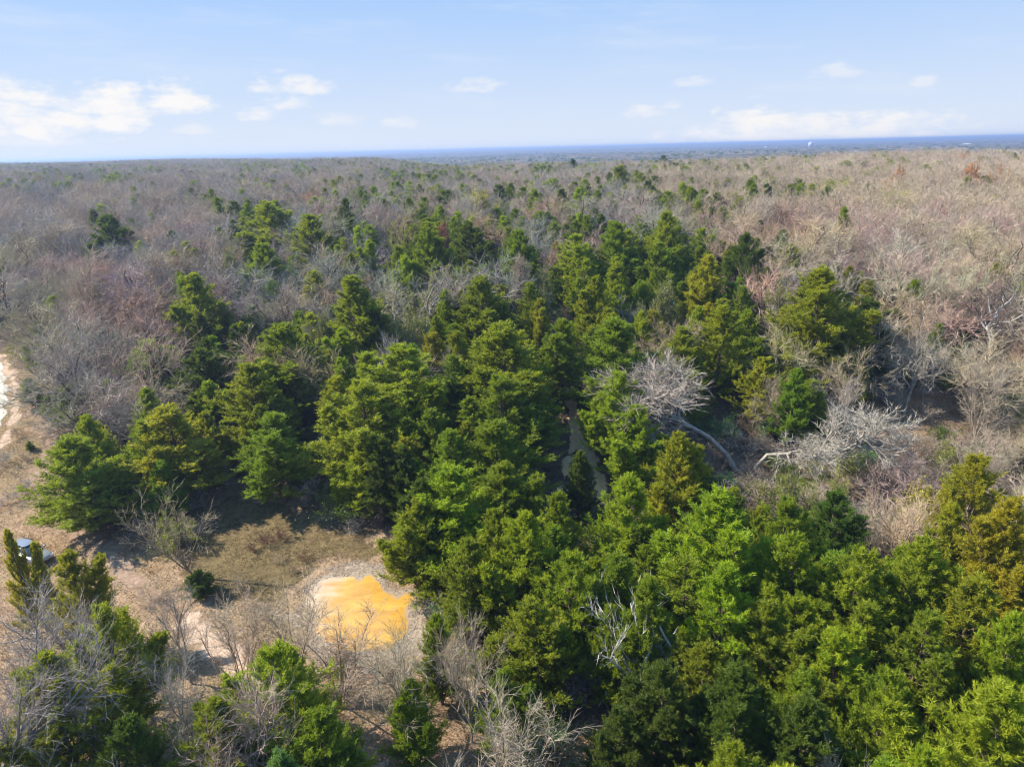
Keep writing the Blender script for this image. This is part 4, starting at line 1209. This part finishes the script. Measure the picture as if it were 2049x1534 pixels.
# ------------------------------------------------------------------ grass, gravel
def grass():
    A = Acc(); gg = np.random.default_rng(5)
    for P, n in ((CLEAR_L, 230000), (CLEAR_R, 22000), (CLEAR_B, 6000)):
        lo, hi = P.min(0), P.max(0)
        lo = np.maximum(lo, (-75, 20)); hi = np.minimum(hi, (95, 125))
        q = gg.uniform(lo, hi, (int(n * 1.6), 2))
        den = vnoise(q[:, 0], q[:, 1], 1.1, 31) * .6 + vnoise(q[:, 0], q[:, 1], 4.5, 32) * .6
        bare = np.maximum.reduce([sd_line(q, TRAIL_S, 2.2), sd_line(q, TRAIL_L, 1.3), sd_line(q, ROAD_L, 5), sd_line(q, TRACK_L, 1.6), sd_poly(q, POND) + 1.7])
        keep = (sd_poly(q, P) > -1.5) & (bare < 0) & (gg.uniform(size=len(q)) < den)
        q = q[keep][:n]
        d = norm(np.column_stack([gg.normal(size=(len(q), 2)) * .55, np.ones(len(q))]))
        tall = vnoise(q[:, 0], q[:, 1], 1.6, 33)
        V, Fc = blades(np.column_stack([q, hgt(q[:, 0], q[:, 1])]), d, (.09 + .22 * tall) * gg.uniform(.6, 1.3, len(q)), gg.uniform(.025, .06, len(q)), gg)
        vv = np.clip(vnoise(q[:, 0], q[:, 1], 6, 34) * .8 + vnoise(q[:, 0], q[:, 1], 1.2, 35) * .4 - .1, 0, 1)
        tf = np.clip(sd_poly(q, SHADED_TURF) / 2 + .5, 0, 1) * (vnoise(q[:, 0], q[:, 1], 1.7, 41) > .22)
        vv = vv * (1 - tf) - tf * (.2 + .8 * vnoise(q[:, 0], q[:, 1], 2.4, 42))  # grass on the turf coloured darker, in part as painted shade
        A.add(V, Fc, np.repeat(vv, 3))
    m, k = new_mat('dry_grass')
    v = attr(k, 'var').outputs['Fac']
    c = k.mix(k.ramp(v, .15, .5), (.18, .15, .05), (.42, .28, .14)); c = k.mix(k.ramp(v, .5, .85), c, (.44, .25, .16)); c = k.mix(k.ramp(k.m('MULTIPLY', v, -1.0), .05, .35), c, (.17, .135, .04)); c = k.mix(k.ramp(k.m('MULTIPLY', v, -1.0), .6, .85), c, (.20, .115, .06))
    p = k.n('ShaderNodeBsdfPrincipled'); k.put(p.inputs['Base Color'], c); p.inputs['Roughness'].default_value = .8; p.inputs['Specular IOR Level'].default_value = .2
    tr = k.n('ShaderNodeBsdfTranslucent'); k.put(tr.inputs[0], c); mx = k.n('ShaderNodeMixShader'); mx.inputs[0].default_value = .3
    k.t.links.new(p.outputs[0], mx.inputs[1]); k.t.links.new(tr.outputs[0], mx.inputs[2]); finish(m, k, mx.outputs[0])
    tag(link('dry_grass', A.mesh('dry_grass', [m])), 'dry straw and olive grass covering the clearings', 'grass', None, 'stuff')


grass()


def stones():
    A = Acc(); gg = np.random.default_rng(6)
    lo, hi = POND.min(0) - 3, POND.max(0) + 3
    q = gg.uniform(lo, hi, (16000, 2)); sd = sd_poly(q, POND)
    q = q[(sd < .05) & (sd > -.3 - 2.0 * vnoise(q[:, 0], q[:, 1], 2.2, 3)) & (vnoise(q[:, 0], q[:, 1], .7, 9) > .35)][:5200]
    n = len(q)
    oct_ = np.array([(1, 0, 0), (0, 1, 0), (-1, 0, 0), (0, -1, 0), (0, 0, .7), (0, 0, -.5)], float)
    f = np.array([(0, 1, 4), (1, 2, 4), (2, 3, 4), (3, 0, 4), (1, 0, 5), (2, 1, 5), (3, 2, 5), (0, 3, 5)])
    s_ = gg.uniform(.018, .055, n) * np.where(gg.uniform(size=n) < .08, 1.7, 1)
    V = oct_[None] * gg.uniform(.6, 1.3, (n, 6, 1)) * s_[:, None, None]
    a = gg.uniform(0, 6.28, n); ca, sa = np.cos(a)[:, None], np.sin(a)[:, None]
    V = np.stack([V[..., 0] * ca - V[..., 1] * sa, V[..., 0] * sa + V[..., 1] * ca, V[..., 2]], -1)
    V[..., 0] += q[:, 0:1]; V[..., 1] += q[:, 1:2]; V[..., 2] += s_[:, None] * .2 + .01 + hgt(q[:, 0], q[:, 1])[:, None]
    Fc = (np.arange(n)[:, None, None] * 6 + f[None]).reshape(-1, 3)
    A.add(V.reshape(-1, 3), Fc, np.repeat(gg.uniform(0, 1, n), 6))
    m, k = new_mat('bank_stones')
    c = k.mix(attr(k, 'var').outputs['Fac'], (.18, .14, .10), (.54, .45, .34))
    p = k.n('ShaderNodeBsdfPrincipled'); k.put(p.inputs['Base Color'], c); p.inputs['Roughness'].default_value = .8
    finish(m, k, p.outputs[0])
    tag(link('bank_gravel', A.mesh('bank_gravel', [m])), 'loose pale gravel ringing the muddy pond', 'gravel', None, 'stuff')


stones()

# ------------------------------------------------------------------ the parked car
def prism(profile_pts, widths, name, mat, parent, bevel=.05):
    """loft: list of (x, z) rings mirrored in y with given half widths"""
    raise NotImplementedError


def car():
    root = bpy.data.objects.new('parked_car', None); C.objects.link(root)
    x, y = at(62, 1118); root.location = (x, y, float(hgt(x, y)) - .02); root.rotation_euler = (0, 0, R(-24))
    tag(root, 'silver car parked on dry grass, half hidden behind the golden cedar', 'car')
    paint = simple_mat('silver_car_paint', (.36, .39, .44), .3, .5, .8, 3, .04)
    glass = simple_mat('dark_car_glass', (.03, .045, .07), .06, 0, 1, 3, .1)
    rub = simple_mat('tyre_rubber', (.03, .03, .03), .8)
    alloy = simple_mat('alloy_rim', (.5, .5, .52), .3, .8)
    red = simple_mat('red_lamp_glass', (.4, .02, .02), .2, 0, .6)
    clr = simple_mat('clear_lamp_glass', (.75, .77, .8), .15, 0, .6)
    blk = simple_mat('black_trim', (.03, .03, .035), .6)

    def loft(name, secs, mat, par=root, bev=.0, sub=1):
        """secs: list of (x, [(y,z)...]) cross sections"""
        V = []; n = len(secs[0][1])
        for sx_, ring in secs:
            for (a, b) in ring: V.append((sx_, a, b))
        Q = []
        for i in range(len(secs) - 1):
            for j in range(n):
                Q.append((i * n + j, i * n + (j + 1) % n, (i + 1) * n + (j + 1) % n, (i + 1) * n + j))
        me = bpy.data.meshes.new(name)
        me.from_pydata(V, [], Q + [tuple(range(n))[::-1], tuple((len(secs) - 1) * n + j for j in range(n))]); me.materials.append(mat)
        me.polygons.foreach_set('use_smooth', [True] * len(me.polygons))
        o = link(name, me, par)
        if sub:
            md = o.modifiers.new('s', 'SUBSURF'); md.levels = md.render_levels = 2
        return o

    def ring(hw, z0, z1, inn=.06, bul=.04):
        zm = (z0 + z1) / 2
        return [(-hw + inn, z0), (hw - inn, z0), (hw, z0 + .1), (hw + bul, zm), (hw, z1 - .08), (hw - inn * 2, z1), (-hw + inn * 2, z1), (-hw, z1 - .08), (-hw - bul, zm), (-hw, z0 + .1)]
    body = loft('body', [(-2.32, ring(.74, .42, .88)), (-2.25, ring(.82, .3, .98)), (-1.9, ring(.88, .26, 1.03)), (-1.0, ring(.9, .25, 1.03)), (0, ring(.9, .25, 1.01)), (.9, ring(.9, .25, .99)),
                          (1.6, ring(.88, .26, .93)), (2.15, ring(.82, .3, .82)), (2.34, ring(.72, .4, .72))], paint)
    def cab(hw, z0, z1, tw): return [(-hw, z0), (hw, z0), (hw - tw * .3, z0 + (z1 - z0) * .4), (hw - tw, z1), (-hw + tw, z1), (-hw + tw * .3, z0 + (z1 - z0) * .4)]
    loft('window', [(-2.12, cab(.78, .98, 1.06, .06)), (-1.75, cab(.8, .97, 1.5, .16)), (-1.4, cab(.81, .97, 1.6, .18)), (-.2, cab(.82, .97, 1.64, .18)), (.55, cab(.81, .97, 1.52, .18)), (1.35, cab(.76, .93, 1.0, .1))], glass)
    roof = loft('roof', [(-1.86, [(-.60, 1.50), (.60, 1.50), (.58, 1.56), (-.58, 1.56)]), (-1.3, [(-.66, 1.60), (.66, 1.60), (.62, 1.68), (-.62, 1.68)]),
                         (-.2, [(-.66, 1.64), (.66, 1.64), (.62, 1.72), (-.62, 1.72)]), (.42, [(-.64, 1.56), (.64, 1.56), (.60, 1.62), (-.60, 1.62)])], paint)
    for sy in (-1, 1):
        loft('roof_rail', [(-1.5, [(sy * .58, 1.66), (sy * .61, 1.66), (sy * .61, 1.74), (sy * .58, 1.74)]), (.1, [(sy * .58, 1.70), (sy * .61, 1.70), (sy * .61, 1.77), (sy * .58, 1.77)])], blk, roof, sub=0)
        loft('wing_mirror', [(.72, [(sy * .9, 1.0), (sy * 1.1, 1.02), (sy * 1.1, 1.16), (sy * .9, 1.14)]), (.9, [(sy * .9, 1.02), (sy * 1.06, 1.04), (sy * 1.06, 1.12), (sy * .9, 1.12)])], paint, sub=0)
        loft('headlight', [(2.1, [(sy * .5, .6), (sy * .84, .6), (sy * .86, .76), (sy * .5, .76)]), (2.33, [(sy * .48, .62), (sy * .7, .62), (sy * .7, .72), (sy * .48, .72)])], clr, sub=0)
        loft('tail_light', [(-2.3, [(sy * .55, .76), (sy * .8, .76), (sy * .8, .95), (sy * .55, .95)]), (-2.12, [(sy * .6, .76), (sy * .87, .76), (sy * .87, .95), (sy * .6, .95)])], red, sub=0)
        for ax in (-1.4, 1.42):
            th = np.arange(20) / 20 * 2 * math.pi
            P = np.array([[(ax, sy * .66, .34), (ax, sy * .70, .34), (ax, sy * .88, .34), (ax, sy * .93, .34)]], float)
            rr = [.24, .34, .34, .24]
            V = np.array([(ax + r_ * math.cos(t_), p_[1], .34 + r_ * math.sin(t_)) for p_, r_ in zip(P[0], rr) for t_ in th])
            Q = [(a * 20 + j, a * 20 + (j + 1) % 20, (a + 1) * 20 + (j + 1) % 20, (a + 1) * 20 + j) for a in range(3) for j in range(20)]
            ty = bpy.data.meshes.new('tyre'); ty.from_pydata(V.tolist(), [], Q); ty.materials.append(rub)
            wh = link('wheel', ty, root)
            rv = [(ax, sy * .90, .34)] + [(ax + .23 * math.cos(t_), sy * .88, .34 + .23 * math.sin(t_)) for t_ in th]
            ri = bpy.data.meshes.new('rim'); ri.from_pydata(rv, [], [(0, 1 + j, 1 + (j + 1) % 20) for j in range(20) if j % 4 != 3]); ri.materials.append(alloy)
            link('rim', ri, wh)


car()

# ------------------------------------------------------------------ far landmarks: two water towers and a pale domed building
def lathe(name, prof, mat, parent=None, loc=(0, 0, 0), m=20, arc=None):
    th = np.arange(m) / m * 2 * math.pi
    V = [(r_ * math.cos(t_), r_ * math.sin(t_), z_) for r_, z_ in prof for t_ in th]
    Q = [(a * m + j, a * m + (j + 1) % m, (a + 1) * m + (j + 1) % m, (a + 1) * m + j) for a in range(len(prof) - 1) for j in range(m)]
    me = bpy.data.meshes.new(name); me.from_pydata(V, [], Q); me.materials.append(mat)
    me.polygons.foreach_set('use_smooth', [True] * len(me.polygons))
    return link(name, me, parent, loc)


def water_tower(px, py, dist, ht, rad, label, mat, legs=6):
    d = ray(px, py); d2 = d[:2] / np.linalg.norm(d[:2]); x, y = d2 * dist
    top = H + dist * d[2] / math.hypot(d[0], d[1])
    z0 = top - ht
    r_ = bpy.data.objects.new('water_tower', None); C.objects.link(r_); r_.location = (x, y, z0); tag(r_, label, 'water tower', 'far water towers')
    tz = ht - rad * 1.5
    lathe('tank', [(0, tz - rad * .7), (rad * .6, tz - rad * .5), (rad, tz), (rad, tz + rad * .7), (rad * .75, tz + rad * 1.2), (rad * .3, tz + rad * 1.48), (0, tz + rad * 1.5)], mat, r_)
    lathe('riser_pipe', [(rad * .12, 0), (rad * .12, tz)], mat, r_)
    for i in range(legs):
        a = i / legs * 2 * math.pi
        P = np.array([[(rad * 1.25 * math.cos(a), rad * 1.25 * math.sin(a), 0), (rad * .95 * math.cos(a), rad * .95 * math.sin(a), tz)]])
        V, Q = tubes(P, np.array([rad * .07]), np.array([rad * .06]), 6)
        link('leg', mk_mesh('leg', V, quads=Q, mats=[mat]), r_)


M_TANK = simple_mat('white_tank_paint', (.50, .51, .53), .6)
water_tower(1623, 284, 2600, 42, 8, 'white water tower on legs, the larger, in the blue distance', M_TANK)
water_tower(1533, 293, 2500, 34, 3.5, 'slim pale water tower, the smaller, in the blue distance', M_TANK)


def dome():
    px, py, dist = 1936, 287, 2300
    d = ray(px, py); d2 = d[:2] / np.linalg.norm(d[:2]); x, y = d2 * dist
    top = H + dist * d[2] / math.hypot(d[0], d[1])
    b = bpy.data.objects.new('domed_building', None); C.objects.link(b); b.location = (x, y, top - 22)
    tag(b, 'pale building with a low rounded roof far off among hazy woods', 'building')
    lathe('wall', [(17, 0), (17, 17)], M_TANK, b, m=32)
    lathe('roof', [(17.6, 17), (15, 19), (9, 21.2), (3, 22), (0, 22)], M_TANK, b, m=32)


dome()

# ------------------------------------------------------------------ haze
def haze():
    x0, x1, y0, y1, z0, z1 = -11500, 11500, -500, 13900, -30, 41
    V = [(a, b, c) for c in (z0, z1) for b in (y0, y1) for a in (x0, x1)]
    me = bpy.data.meshes.new('haze')
    me.from_pydata(V, [], [(0, 2, 3, 1), (4, 5, 7, 6), (0, 1, 5, 4), (2, 6, 7, 3), (0, 4, 6, 2), (1, 3, 7, 5)])
    m, k = new_mat('blue_air')
    v = k.n('ShaderNodeVolumePrincipled')
    v.inputs['Color'].default_value = (.50, .66, 1.0, 1)
    v.inputs['Density'].default_value = .00032
    v.inputs['Anisotropy'].default_value = .35
    o = k.n('ShaderNodeOutputMaterial'); k.t.links.new(v.outputs[0], o.inputs['Volume'])
    me.materials.append(m)
    tag(link('haze', me), 'thin blue haze lying over the wood', 'haze', None, 'stuff')


haze()
